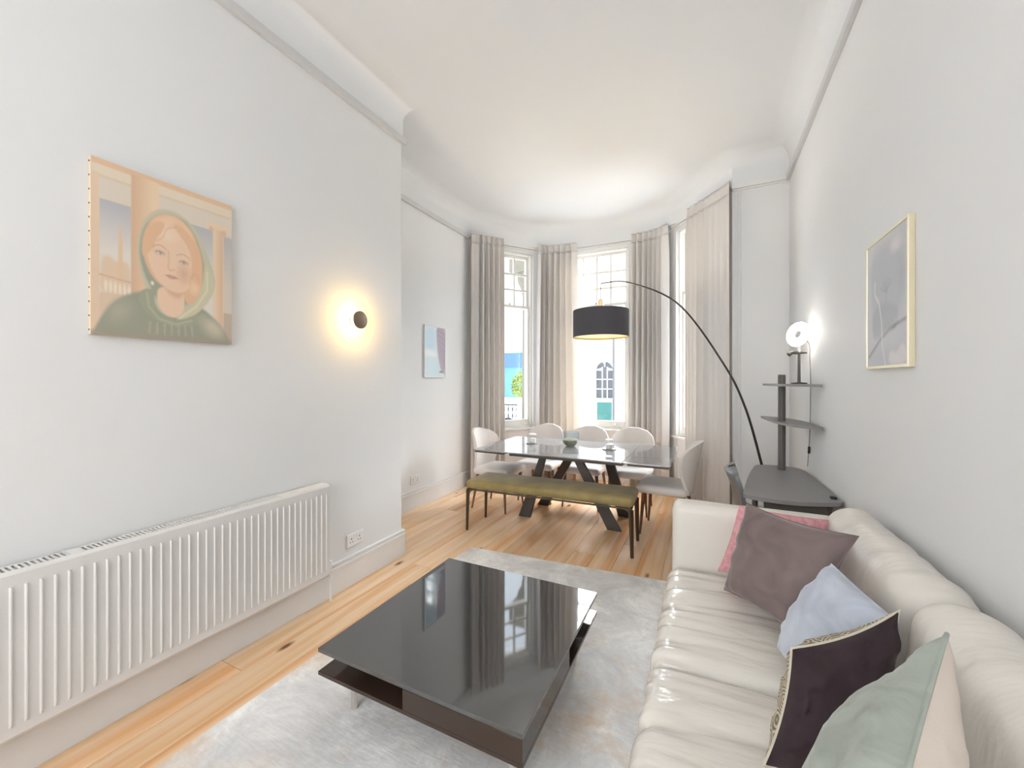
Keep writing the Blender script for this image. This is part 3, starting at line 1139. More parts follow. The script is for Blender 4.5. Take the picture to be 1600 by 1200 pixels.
gr = boxes('top_grille', [(-2.187, -2.178, RY0, RY1, RZ1 - 0.004, RZ1), (-2.122, RX - 0.008, RY0, RY1, RZ1 - 0.004, RZ1), (-2.178, -2.122, RY0, RY0 + 0.03, RZ1 - 0.004, RZ1), (-2.178, -2.122, RY1 - 0.30, RY1, RZ1 - 0.004, RZ1), (-2.178, -2.122, 0.62, 0.66, RZ1 - 0.004, RZ1)], RADP, rad)
sl = []
y = RY0 + 0.035
while y < RY1 - 0.30:
    sl.append((-2.178, -2.122, y, y + 0.007, RZ1 - 0.004, RZ1 - 0.0005))
    y += 0.0145
gs = boxes('grille_slats', sl, RADP, rad)
gs['kind'] = 'stuff'
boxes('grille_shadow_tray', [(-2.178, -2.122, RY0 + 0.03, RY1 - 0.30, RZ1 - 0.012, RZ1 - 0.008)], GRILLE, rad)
tube('supply_pipe', [(-2.145, 1.73, 0.20), (-2.145, 1.755, 0.195), (-2.145, 1.775, 0.175), (-2.145, 1.78, 0.14), (-2.145, 1.78, 0.004)], 0.008, TRIM, rad, 10)
lathe('valve', [(0, 0.0), (0.014, 0.0), (0.016, 0.012), (0.018, 0.015), (0.018, 0.05), (0.014, 0.056), (0, 0.056)], WHITEP, rad, 14, at=(-2.145, 1.768, 0.205))
tube('wall_bracket', [(-2.1995, -0.4, 0.5), (-2.188, -0.4, 0.5)], 0.01, RADP, rad, 8)
tube('wall_bracket', [(-2.1995, 1.4, 0.5), (-2.188, 1.4, 0.5)], 0.01, RADP, rad, 8)


# ------------------------------------------------------------------ sockets
def socket(label, xw, y, z):
    s = thing('wall_socket', label, 'socket', (xw, y, z))
    box('face_plate', xw, xw + 0.010, y - 0.073, y + 0.073, z - 0.043, z + 0.043, SOCK, s, bevel=0.004, seg=3)
    for dy in (-0.035, 0.035):
        boxes('pin_holes', [(xw + 0.0099, xw + 0.0105, y + dy - 0.003, y + dy + 0.003, z + 0.004, z + 0.014),
                            (xw + 0.0099, xw + 0.0105, y + dy - 0.014, y + dy - 0.006, z - 0.016, z - 0.011),
                            (xw + 0.0099, xw + 0.0105, y + dy + 0.006, y + dy + 0.014, z - 0.016, z - 0.011)], BLKP, s)
        box('rocker_switch', xw + 0.0099, xw + 0.0125, y + dy * 0.3 - 0.006, y + dy * 0.3 + 0.006, z + 0.018, z + 0.034, SOCK, s, bevel=0.001)


socket('white double wall socket between radiator and wall corner', XL, 2.02, 0.305)
socket('white double wall socket low on the alcove wall', XA, 3.475, 0.315)

# ------------------------------------------------------------------ wall light
wl = thing('wall_light', 'glowing disc wall light with bronze cap and clear glass plate', 'wall light', (XL, 2.0, 1.81))
AX = Matrix.Rotation(PI / 2, 3, 'Y')
lathe('backplate', [(0, 0.0005), (0.026, 0.0005), (0.028, 0.006), (0.026, 0.012), (0, 0.012)], WHITEP, wl, 32, at=(XL, 2.0, 1.81), axis=AX)
lathe('stem', [(0, 0.012), (0.008, 0.012), (0.008, 0.072), (0, 0.072)], BRONZE, wl, 12, at=(XL, 2.0, 1.81), axis=AX)
lathe('bulb', [(0.010, 0.014), (0.024, 0.018), (0.028, 0.026), (0.024, 0.034), (0.010, 0.036)], BULBE, wl, 24, at=(XL, 2.0, 1.81), axis=AX)
lathe('glass_disc', [(0.009, 0.056), (0.118, 0.056), (0.120, 0.059), (0.118, 0.062), (0.009, 0.062)], glass('sconce_glass', (0.97, 0.97, 0.96), 0.8), wl, 48, at=(XL, 2.0, 1.81), axis=AX, closed=True)
lathe('cap', [(0, 0.068), (0.056, 0.068), (0.060, 0.072), (0.060, 0.080), (0.056, 0.083), (0, 0.083)], plain('bronze_cap', (0.22, 0.16, 0.11), 0.4, metal=0.4), wl, 40, at=(XL, 2.0, 1.81), axis=AX)


# ------------------------------------------------------------------ pictures (painted into mesh colours)
class Canvas:
    def __init__(s, nu, nv):
        s.nu, s.nv = nu, nv
        u = (np.arange(nu + 1) / nu)
        v = (np.arange(nv + 1) / nv)
        s.U, s.V = np.meshgrid(u, v)
        s.C = np.zeros((nv + 1, nu + 1, 3))

    def lin(s, c):
        return np.array(srgb(*c))

    def fill(s, c):
        s.C[:] = s.lin(c)

    def mix(s, a, c):
        a = np.clip(a, 0, 1)[..., None]
        col = c if isinstance(c, np.ndarray) else s.lin(c)
        s.C = s.C * (1 - a) + col * a

    def grad(s, c0, c1, t):
        t = np.clip(t, 0, 1)[..., None]
        return s.lin(c0) * (1 - t) + s.lin(c1) * t

    def rect(s, u0, u1, v0, v1, c, soft=0.006):
        a = np.minimum(np.minimum((s.U - u0), (u1 - s.U)), np.minimum((s.V - v0), (v1 - s.V))) / soft + 0.5
        s.mix(a, c)

    def ell(s, cu, cv, ru, rv, c, soft=0.03, rot=0.0):
        du, dv = s.U - cu, s.V - cv
        a, b = math.cos(rot), math.sin(rot)
        x = (du * a + dv * b) / ru
        y = (-du * b + dv * a) / rv
        r = np.sqrt(x * x + y * y)
        s.mix((1 - r) / (soft / min(ru, rv)) + 0.5, c)

    def poly(s, pts, c, soft=0.01, smooth=2):
        pts = smooth_poly(pts, smooth) if smooth else pts
        x, y = s.U, s.V
        ins = np.zeros_like(x, bool)
        dist = np.full_like(x, 9.0)
        n = len(pts)
        for i in range(n):
            x0, y0 = pts[i]
            x1, y1 = pts[(i + 1) % n]
            cond = ((y0 > y) != (y1 > y))
            with np.errstate(divide='ignore', invalid='ignore'):
                xi = (x1 - x0) * (y - y0) / ((y1 - y0) if y1 != y0 else 1e-9) + x0
            ins ^= cond & (x < xi)
            dx, dy = x1 - x0, y1 - y0
            t = np.clip(((x - x0) * dx + (y - y0) * dy) / (dx * dx + dy * dy + 1e-12), 0, 1)
            dist = np.minimum(dist, np.hypot(x - x0 - t * dx, y - y0 - t * dy))
        sd = np.where(ins, dist, -dist)
        s.mix(sd / soft + 0.5, c)

    def line(s, pts, w, c, soft=0.004, al=1.0):
        d = np.full_like(s.U, 9.0)
        for (x0, y0), (x1, y1) in zip(pts, pts[1:]):
            dx, dy = x1 - x0, y1 - y0
            t = np.clip(((s.U - x0) * dx + (s.V - y0) * dy) / (dx * dx + dy * dy + 1e-12), 0, 1)
            d = np.minimum(d, np.hypot(s.U - x0 - t * dx, s.V - y0 - t * dy))
        s.mix(al * np.clip((w - d) / soft + 0.5, 0, 1), c)

    def build(s, name, corner, du, dv, mat, parent):
        """corner: world top left; du, dv: world vectors along u and down v"""
        corner, du, dv = Vector(corner), Vector(du), Vector(dv)
        verts = [corner + du * float(a) + dv * float(b) for b in np.arange(s.nv + 1) / s.nv for a in np.arange(s.nu + 1) / s.nu]
        w = s.nu + 1
        faces = [(j * w + i, (j + 1) * w + i, (j + 1) * w + i + 1, j * w + i + 1) for j in range(s.nv) for i in range(s.nu)]
        me = bpy.data.meshes.new(name)
        me.from_pydata([tuple(v) for v in verts], [], faces)
        at = me.color_attributes.new('paint', 'FLOAT_COLOR', 'POINT')
        rgba = np.ones((len(verts), 4), 'f')
        rgba[:, :3] = s.C.reshape(-1, 3)
        at.data.foreach_set('color', rgba.ravel())
        return link(name, me, mat, parent)


# portrait of a veiled woman in a colonnade
c = Canvas(130, 176)
c.fill((214, 196, 170))
c.rect(0, 1, 0.0, 0.035, (222, 176, 130))
c.rect(0, 1, 0.035, 0.09, (226, 208, 182))
c.rect(0, 1, 0.09, 0.105, (214, 190, 160))
c.rect(0, 1, 0.105, 0.22, (216, 202, 184))
c.rect(0.0, 0.045, 0.08, 1.0, (224, 190, 156), 0.012)
c.mix(np.clip(np.minimum(np.minimum(c.U - 0.05, 0.235 - c.U), np.minimum(c.V - 0.225, 0.78 - c.V)) / 0.006 + 0.5, 0, 1),
      c.grad((158, 162, 176), (222, 214, 204), (c.V - 0.22) / 0.30))
c.mix(np.clip(np.minimum(c.U - 0.60, 0.835 - c.U) / 0.006, 0, 1) * np.clip((c.V - 0.215) / 0.006, 0, 1),
      c.grad((160, 162, 172), (222, 214, 202), (c.V - 0.2) / 0.35))
c.mix(np.clip((c.U - 0.925) / 0.006, 0, 1) * np.clip((c.V - 0.235) / 0.006, 0, 1), c.grad((164, 164, 170), (206, 192, 176), (c.V - 0.2) / 0.4))
c.rect(0.925, 1.0, 0.78, 1.0, (178, 156, 134))
# little spire, balustrade
c.poly([(0.055, 0.56), (0.10, 0.535), (0.15, 0.57), (0.235, 0.55), (0.235, 0.80), (0.05, 0.80)], (218, 188, 154), 0.02)
c.rect(0.158, 0.186, 0.42, 0.78, (220, 182, 140), 0.010)
c.rect(0.164, 0.180, 0.36, 0.42, (216, 180, 142), 0.008)
c.line([(0.05, 0.655), (0.235, 0.675)], 0.005, (206, 160, 116))
for k in range(6):
    c.ell(0.085 + 0.028 * k, 0.715 + 0.003 * k, 0.009, 0.034, (238, 222, 200), 0.008)
c.rect(0.05, 0.235, 0.755, 0.90, (214, 184, 152), 0.01)
# columns
c.mix(np.clip(np.minimum(c.U - 0.235, 0.425 - c.U) / 0.006, 0, 1) * (c.V < 0.9) * np.clip((c.V - 0.02) / 0.01, 0, 1),
      c.grad((206, 156, 112), (232, 200, 160), np.abs((c.U - 0.235) / 0.19) * 1.3))
c.mix(np.clip(np.minimum(c.U - 0.835, 0.92 - c.U) / 0.006, 0, 1) * np.clip((c.V - 0.20) / 0.006, 0, 1),
      c.grad((232, 204, 170), (214, 166, 124), (c.U - 0.835) / 0.085))
c.rect(0.80, 0.955, 0.165, 0.20, (230, 198, 160), 0.01)
c.ell(0.82, 0.21, 0.02, 0.02, (214, 170, 130), 0.01)
c.ell(0.93, 0.215, 0.02, 0.02, (214, 170, 130), 0.01)
# cloak, hood, hair, face
G1, G2, G3 = (116, 124, 102), (146, 148, 124), (188, 184, 154)
c.poly([(0.0, 1.02), (0.04, 0.92), (0.13, 0.79), (0.27, 0.72), (0.40, 0.70), (0.70, 0.74), (0.84, 0.82), (0.95, 0.92), (1.0, 1.02)], G1, 0.02)
c.poly([(0.34, 0.73), (0.30, 0.62), (0.27, 0.46), (0.30, 0.30), (0.38, 0.20), (0.48, 0.165), (0.60, 0.18), (0.70, 0.25), (0.77, 0.36), (0.84, 0.50), (0.86, 0.60), (0.80, 0.72), (0.70, 0.80), (0.55, 0.86), (0.42, 0.84)], G3, 0.012)
c.poly([(0.41, 0.76), (0.29, 0.56), (0.295, 0.36), (0.38, 0.23), (0.50, 0.19), (0.60, 0.20), (0.68, 0.27), (0.74, 0.40), (0.77, 0.52), (0.72, 0.66), (0.62, 0.76), (0.48, 0.84)], (124, 132, 106), 0.02)
HA, HB = (222, 168, 120), (234, 192, 150)
c.poly([(0.40, 0.66), (0.305, 0.50), (0.31, 0.36), (0.38, 0.24), (0.49, 0.195), (0.60, 0.215), (0.68, 0.29), (0.735, 0.40), (0.75, 0.50), (0.745, 0.62), (0.70, 0.73), (0.62, 0.76), (0.60, 0.70)], HA, 0.012)
c.ell(0.48, 0.245, 0.09, 0.035, HB, 0.05, -0.25)
c.ell(0.62, 0.28, 0.05, 0.03, HB, 0.05, 0.6)
SK, SKS, SKL = (232, 192, 158), (212, 160, 122), (240, 208, 178)
c.poly([(0.42, 0.66), (0.60, 0.66), (0.61, 0.80), (0.54, 0.86), (0.44, 0.83), (0.40, 0.74)], SK, 0.012)
c.poly([(0.44, 0.64), (0.60, 0.66), (0.58, 0.73), (0.50, 0.72)], SKS, 0.03)
c.poly([(0.33, 0.47), (0.35, 0.38), (0.41, 0.28), (0.50, 0.255), (0.61, 0.29), (0.685, 0.39), (0.70, 0.48), (0.683, 0.58), (0.635, 0.66), (0.56, 0.695), (0.48, 0.68), (0.385, 0.61)], SK, 0.010)
c.ell(0.47, 0.33, 0.07, 0.04, SKL, 0.06)
c.ell(0.45, 0.54, 0.05, 0.04, (236, 190, 158), 0.06)
c.ell(0.60, 0.56, 0.04, 0.05, SKS, 0.06)
# waves of hair over the temples
c.poly([(0.305, 0.52), (0.31, 0.38), (0.39, 0.265), (0.47, 0.255), (0.44, 0.33), (0.40, 0.375), (0.385, 0.43), (0.36, 0.46)], HA, 0.010)
c.poly([(0.50, 0.245), (0.62, 0.26), (0.70, 0.37), (0.72, 0.50), (0.72, 0.62), (0.66, 0.68), (0.63, 0.62), (0.66, 0.54), (0.66, 0.42), (0.60, 0.34)], HA, 0.012)
c.line([(0.405, 0.385), (0.435, 0.365), (0.455, 0.34), (0.462, 0.315), (0.475, 0.295), (0.50, 0.28), (0.535, 0.272)], 0.003, (196, 132, 86), 0.010, 0.7)
c.line([(0.655, 0.575), (0.672, 0.553), (0.695, 0.548), (0.712, 0.565), (0.712, 0.595), (0.695, 0.62), (0.672, 0.63)], 0.003, (196, 132, 86), 0.010, 0.6)
c.ell(0.68, 0.64, 0.035, 0.04, HB, 0.04)
c.ell(0.375, 0.655, 0.010, 0.012, (236, 226, 210), 0.010)
# eyes, brows, nose, mouth
c.line([(0.378, 0.43), (0.395, 0.415), (0.42, 0.408), (0.445, 0.413), (0.47, 0.427)], 0.0028, (172, 116, 80), 0.005, 0.8)
c.line([(0.548, 0.447), (0.57, 0.436), (0.60, 0.433), (0.628, 0.443), (0.65, 0.462)], 0.0028, (172, 116, 80), 0.005, 0.8)
c.ell(0.425, 0.455, 0.034, 0.015, (198, 150, 116), 0.014)
c.ell(0.60, 0.485, 0.034, 0.015, (198, 150, 116), 0.014)
c.ell(0.427, 0.458, 0.022, 0.008, (226, 214, 200), 0.008)
c.ell(0.598, 0.488, 0.022, 0.008, (226, 214, 200), 0.008)
c.ell(0.43, 0.458, 0.009, 0.008, (112, 96, 72), 0.006)
c.ell(0.60, 0.488, 0.009, 0.008, (112, 96, 72), 0.006)
c.line([(0.40, 0.455), (0.425, 0.446), (0.455, 0.458)], 0.003, (136, 90, 60), 0.004, 0.9)
c.line([(0.572, 0.486), (0.60, 0.476), (0.628, 0.490)], 0.003, (136, 90, 60), 0.004, 0.9)
c.line([(0.485, 0.43), (0.49, 0.50), (0.483, 0.545), (0.505, 0.553), (0.53, 0.545)], 0.004, (204, 148, 112), 0.008, 0.8)
c.poly([(0.465, 0.588), (0.495, 0.580), (0.51, 0.584), (0.53, 0.582), (0.56, 0.597), (0.52, 0.610), (0.49, 0.607)], (206, 128, 104), 0.008, 1)
c.line([(0.462, 0.590), (0.505, 0.594), (0.56, 0.598)], 0.002, (160, 90, 70), 0.004, 0.8)
# near fold of the veil, cowl and sleeves
c.poly([(0.52, 0.87), (0.62, 0.80), (0.70, 0.72), (0.755, 0.60), (0.76, 0.47), (0.80, 0.48), (0.85, 0.58), (0.82, 0.68), (0.74, 0.78), (0.64, 0.85)], (196, 190, 152), 0.012)
c.line([(0.57, 0.85), (0.70, 0.76), (0.785, 0.64), (0.785, 0.52)], 0.006, (224, 214, 178), 0.012, 0.8)
c.poly([(0.30, 0.70), (0.40, 0.685), (0.385, 0.77), (0.44, 0.845), (0.56, 0.875), (0.68, 0.82), (0.80, 0.80), (0.72, 0.88), (0.52, 0.92), (0.36, 0.87), (0.28, 0.78)], (126, 134, 104), 0.014)
c.line([(0.34, 0.72), (0.35, 0.80), (0.42, 0.87), (0.54, 0.895), (0.66, 0.86)], 0.006, (164, 168, 136), 0.012, 0.8)
c.ell(0.17, 0.85, 0.07, 0.05, G2, 0.08, -0.7)
c.ell(0.83, 0.90, 0.10, 0.055, (168, 164, 140), 0.06, 0.5)
c.ell(0.84, 0.89, 0.05, 0.025, (190, 184, 160), 0.05, 0.5)
for k in range(7):
    c.line([(0.36 + 0.05 * k, 0.90), (0.355 + 0.052 * k, 0.965)], 0.006, (168, 160, 136), 0.012, 0.7)
c.rect(0, 1, 0.975, 1.03, (128, 118, 98), 0.03)
c.C = np.clip((c.C * 0.70 + 0.30 * c.lin((212, 203, 190))) * 1.12, 0, 1)
pic = thing('portrait_painting', 'unframed canvas painting of a red haired woman in a green veil', 'painting', (XL, 0.95, 1.58))
PY0, PY1, PZ0, PZ1 = 0.69, 1.21, 1.58, 2.285
box('stretched_canvas', XL + 0.0005, XL + 0.022, PY0, PY1, PZ0, PZ1, plain('canvas_edge', srgb(214, 196, 170), 0.8), pic, bevel=0.003)
c.build('painted_front', (XL + 0.0226, PY0, PZ1), (0, PY1 - PY0, 0), (0, 0, PZ0 - PZ1), PAINT, pic)
for k in range(13):
    zz = PZ0 + 0.02 + (PZ1 - PZ0 - 0.04) * k / 12
    box('tack', XL + 0.009, XL + 0.014, PY0 - 0.0022, PY0 - 0.0001, zz - 0.003, zz + 0.003, BRONZE, pic, bevel=0)

# framed abstract print on the right wall
c = Canvas(60, 80)
c.fill((196, 196, 202))
c.mix(np.clip(1 - c.V * 1.2, 0, 1) * 0.6, (206, 206, 206))
c.poly([(0.05, 0.10), (0.6, 0.02), (0.95, 0.2), (0.9, 0.55), (0.7, 0.7), (0.25, 0.78), (0.12, 0.5)], (184, 187, 194), 0.12)
c.poly([(0.15, 0.55), (0.4, 0.5), (0.78, 0.56), (0.8, 0.68), (0.35, 0.78), (0.15, 0.78)], (168, 172, 180), 0.06)
c.line([(0.05, 0.92), (0.35, 0.80), (0.62, 0.72), (0.98, 0.68)], 0.012, (140, 142, 148), 0.02)
c.ell(0.72, 0.715, 0.07, 0.012, (112, 112, 116), 0.02, -0.25)
c.line([(0.22, 0.32), (0.22, 0.42), (0.33, 0.50), (0.40, 0.66), (0.42, 0.85), (0.50, 1.0)], 0.010, (226, 222, 222), 0.015)
for k, a in enumerate((-1.1, -0.6, -0.2, 0.3, 0.8)):
    c.line([(0.52, 0.44), (0.52 + 0.16 * math.sin(a), 0.44 - 0.11 * math.cos(a))], 0.006, (160, 162, 170), 0.012)
c.line([(0.52, 0.44), (0.52, 0.52)], 0.006, (160, 162, 170), 0.012)
c.poly([(0.55, 1.0), (0.62, 0.88), (0.75, 0.92), (0.88, 0.84), (0.98, 0.90), (0.98, 1.0)], (222, 216, 218), 0.04)
c.ell(0.75, 0.12, 0.12, 0.05, (214, 208, 212), 0.05)
pr_ = thing('framed_print', 'pale grey abstract print in thin gold frame on right wall', 'picture', (XR, 2.2, 1.45))
FY0, FY1, FZ0, FZ1 = 1.985, 2.43, 1.45, 2.02
boxes('frame', [(XR - 0.022, XR - 0.0005, FY0, FY0 + 0.012, FZ0, FZ1), (XR - 0.022, XR - 0.0005, FY1 - 0.012, FY1, FZ0, FZ1),
                (XR - 0.022, XR - 0.0005, FY0 + 0.012, FY1 - 0.012, FZ0, FZ0 + 0.012), (XR - 0.022, XR - 0.0005, FY0 + 0.012, FY1 - 0.012, FZ1 - 0.012, FZ1)], GOLD, pr_, bevel=0.002)
c.build('print', (XR - 0.018, FY1 - 0.012, FZ1 - 0.012), (0, -(FY1 - FY0 - 0.024), 0), (0, 0, -(FZ1 - FZ0 - 0.024)), PRINT, pr_)
box('backing_board', XR - 0.0165, XR - 0.003, FY0 + 0.013, FY1 - 0.013, FZ0 + 0.013, FZ1 - 0.013, plain('backing_card', (0.5, 0.45, 0.4), 0.9), pr_, bevel=0)

# small abstract picture in the alcove
c = Canvas(44, 64)
c.fill((206, 216, 222))
c.poly([(0, 0), (0.55, 0), (0.5, 0.45), (0.1, 0.5), (0, 0.4)], (186, 208, 220), 0.15)
c.poly([(0, 0.45), (0.6, 0.5), (0.6, 0.62), (0, 0.6)], (226, 230, 232), 0.08)
c.poly([(0, 0.62), (0.65, 0.6), (0.8, 1.0), (0, 1.0)], (200, 220, 226), 0.1)
c.poly([(0.55, -0.05), (1.05, -0.05), (1.05, 0.95), (0.82, 0.92), (0.66, 0.6), (0.58, 0.3)], (176, 162, 176), 0.03)
for k in range(7):
    c.line([(0.62 + 0.04 * k, 0.05 + 0.1 * k), (0.98, 0.12 + 0.12 * k)], 0.010, (142, 128, 146), 0.03, 0.6)
c.ell(0.82, 0.9, 0.10, 0.02, (130, 122, 138), 0.02)
pa = thing('alcove_print', 'small pale blue and mauve abstract print in white frame on alcove wall', 'picture', (XA, 3.82, 1.43))
AY0, AY1, AZ0, AZ1 = 3.62, 4.02, 1.43, 2.03
WFR = plain('white_wood_frame', (0.80, 0.80, 0.80), 0.45)
boxes('frame', [(XA + 0.0005, XA + 0.022, AY0, AY0 + 0.010, AZ0, AZ1), (XA + 0.0005, XA + 0.022, AY1 - 0.010, AY1, AZ0, AZ1),
                (XA + 0.0005, XA + 0.022, AY0 + 0.010, AY1 - 0.010, AZ0, AZ0 + 0.010), (XA + 0.0005, XA + 0.022, AY0 + 0.010, AY1 - 0.010, AZ1 - 0.010, AZ1)], WFR, pa, bevel=0.002)
c.build('print', (XA + 0.016, AY0 + 0.010, AZ1 - 0.010), (0, AY1 - AY0 - 0.02, 0), (0, 0, -(AZ1 - AZ0 - 0.02)), PRINT, pa)
box('backing_board', XA + 0.002, XA + 0.0145, AY0 + 0.011, AY1 - 0.011, AZ0 + 0.011, AZ1 - 0.011, plain('backing_card_grey', (0.5, 0.48, 0.45), 0.9), pa, bevel=0)

# ------------------------------------------------------------------ rug
rg = prism('rug', [(-1.79, -0.4), (0.05, -0.4), (0.05, 2.985), (-0.9, 2.915), (-1.78, 2.86)], 0.0005, 0.010, RUG, bevel=0.003)
tag(rg, 'large marbled grey and beige rug under the black coffee table', 'rug')

# ------------------------------------------------------------------ coffee table
ct = thing('coffee_table', 'low square black gloss coffee table on short chrome legs', 'coffee table', (-0.975, 1.59, 0.010))
TX0, TX1, TY0, TY1 = -1.437, -0.515, 1.13, 2.057
box('table_top', TX0, TX1, TY0, TY1, 0.285, 0.302, BLACKGL, ct, bevel=0.0015, seg=2)
box('lower_slab', TX0, TX1, TY0, TY1, 0.192, 0.207, BROWNGL, ct, bevel=0.0015, seg=2)
# storage block between the slabs, flush with the front right corner
prism('storage_block', [(-0.992, TY0 + 0.001), (TX1 - 0.001, TY0 + 0.001), (TX1 - 0.001, 1.60), (-0.80, 1.60), (-0.80, 1.98), (-1.30, 1.98), (-1.30, 1.62), (-0.992, 1.62)], 0.2072, 0.2848, BROWNGL, ct, bevel=0.0)
box('drawer_front', -0.992, TX1 - 0.0005, TY0 - 0.0005, TY0 + 0.0009, 0.209, 0.2835, BROWNGL, ct, bevel=0.0005, seg=1)
for xx in (TX0 + 0.09, TX1 - 0.09):
    for yy in (TY0 + 0.105, TY1 - 0.105):
        lathe('leg', [(0, 0.0102), (0.011, 0.0102), (0.0135, 0.013), (0.0135, 0.192), (0, 0.192)], CHROME, ct, 20, at=(xx, yy, 0))


# ------------------------------------------------------------------ sofa
def wrinkle(amp, sx, sy, seed):
    def f(un, nrm, p):
        q = Vector((p.x * sx + seed, p.y * sy, p.z * sx * 0.7))
        return amp * noise.noise(q) + amp * 0.5 * noise.noise(q * 2.3)
    return f


sofa = thing('sofa', 'long cream leather sofa along the right wall', 'sofa', (0.25, 1.1, 0.0))
SX0 = -0.185
box('base', SX0 + 0.02, 0.64, -0.15, 2.41, 0.045, 0.26, LEATHER, sofa, bevel=0.02, seg=3)
for xx in (SX0 + 0.1, 0.56):
    for yy in (-0.05, 2.3):
        box('foot', xx - 0.03, xx + 0.03, yy - 0.03, yy + 0.03, 0.0105 if xx < 0.05 and yy < 2.9 else 0.0005, 0.045, BLKP, sofa, bevel=0.004)


def seat_disp(y0, y1, folds, seed):
    wf = wrinkle(0.0055, 2.0, 24.0, seed)

    def f(un, nrm, p):
        d = 0.0
        if nrm.z > -0.3:
            d += 0.020 * (1 - un.x ** 2) * (1 - un.y ** 4)
            for fy, dep, wd in folds:
                e = abs(p.y - (fy + 0.03 * math.sin((p.x + 0.1) * 5)))
                k = min(1.0, max(0.0, (p.x + 0.22) / 0.06))
                d -= dep * math.exp(-(e / wd) ** 1.3) * k
            edge = math.exp(-((p.x + 0.09) / 0.075) ** 2)
            d += wf(un, nrm, p) * (0.5 + 2.4 * edge)
        return d
    return f


soft_box('seat_cushion', SX0, 0.50, 1.475, 2.255, 0.225, 0.437, 0.055, LEATHER, sofa, 62, seat_disp(1.475, 2.255, [(2.03, 0.016, 0.022), (1.86, 0.008, 0.02)], 1.0))
soft_box('seat_cushion', SX0, 0.50, 0.68, 1.472, 0.225, 0.437, 0.055, LEATHER, sofa, 62, seat_disp(0.68, 1.47, [(1.205, 0.020, 0.025), (0.98, 0.012, 0.02)], 5.0))
soft_box('seat_cushion', SX0, 0.50, -0.12, 0.677, 0.225, 0.437, 0.055, LEATHER, sofa, 20, seat_disp(-0.12, 0.68, [(0.3, 0.012, 0.02)], 9.0))
soft_box('armrest', SX0 + 0.015, 0.60, 2.262, 2.412, 0.20, 0.755, 0.045, LEATHER_SOFT, sofa, 24, wrinkle(0.004, 2.5, 4, 3.0))
soft_box('armrest', SX0 + 0.015, 0.60, -0.28, -0.125, 0.20, 0.70, 0.045, LEATHER_SOFT, sofa, 10, wrinkle(0.004, 2.5, 4, 3.0))
box('back_frame', 0.50, 0.655, -0.27, 2.40, 0.20, 0.68, LEATHER, sofa, bevel=0.03, seg=3)


def back_disp(seed):
    wf = wrinkle(0.008, 4.0, 16.0, seed)

    def f(un, nrm, p):
        return 0.022 * (1 - un.y ** 4) * (1 - un.z ** 2) * (nrm.x < 0.2) + wf(un, nrm, p) * (0.4 + 0.8 * max(0.0, nrm.z + 0.3))
    return f


TILT = Matrix.Translation((0.45, 0, 0.44)) @ Matrix.Rotation(math.radians(4), 4, 'Y') @ Matrix.Translation((-0.45, 0, -0.44))
soft_box('back_cushion', 0.465, 0.645, 1.46, 2.33, 0.42, 0.84, 0.085, LEATHER_SOFT, sofa, 34, back_disp(2.0), TILT)
soft_box('back_cushion', 0.455, 0.635, 0.60, 1.452, 0.42, 0.845, 0.085, LEATHER_SOFT, sofa, 34, back_disp(6.0), TILT)
soft_box('back_cushion', 0.465, 0.645, -0.115, 0.592, 0.42, 0.84, 0.085, LEATHER_SOFT, sofa, 16, back_disp(8.0), TILT)


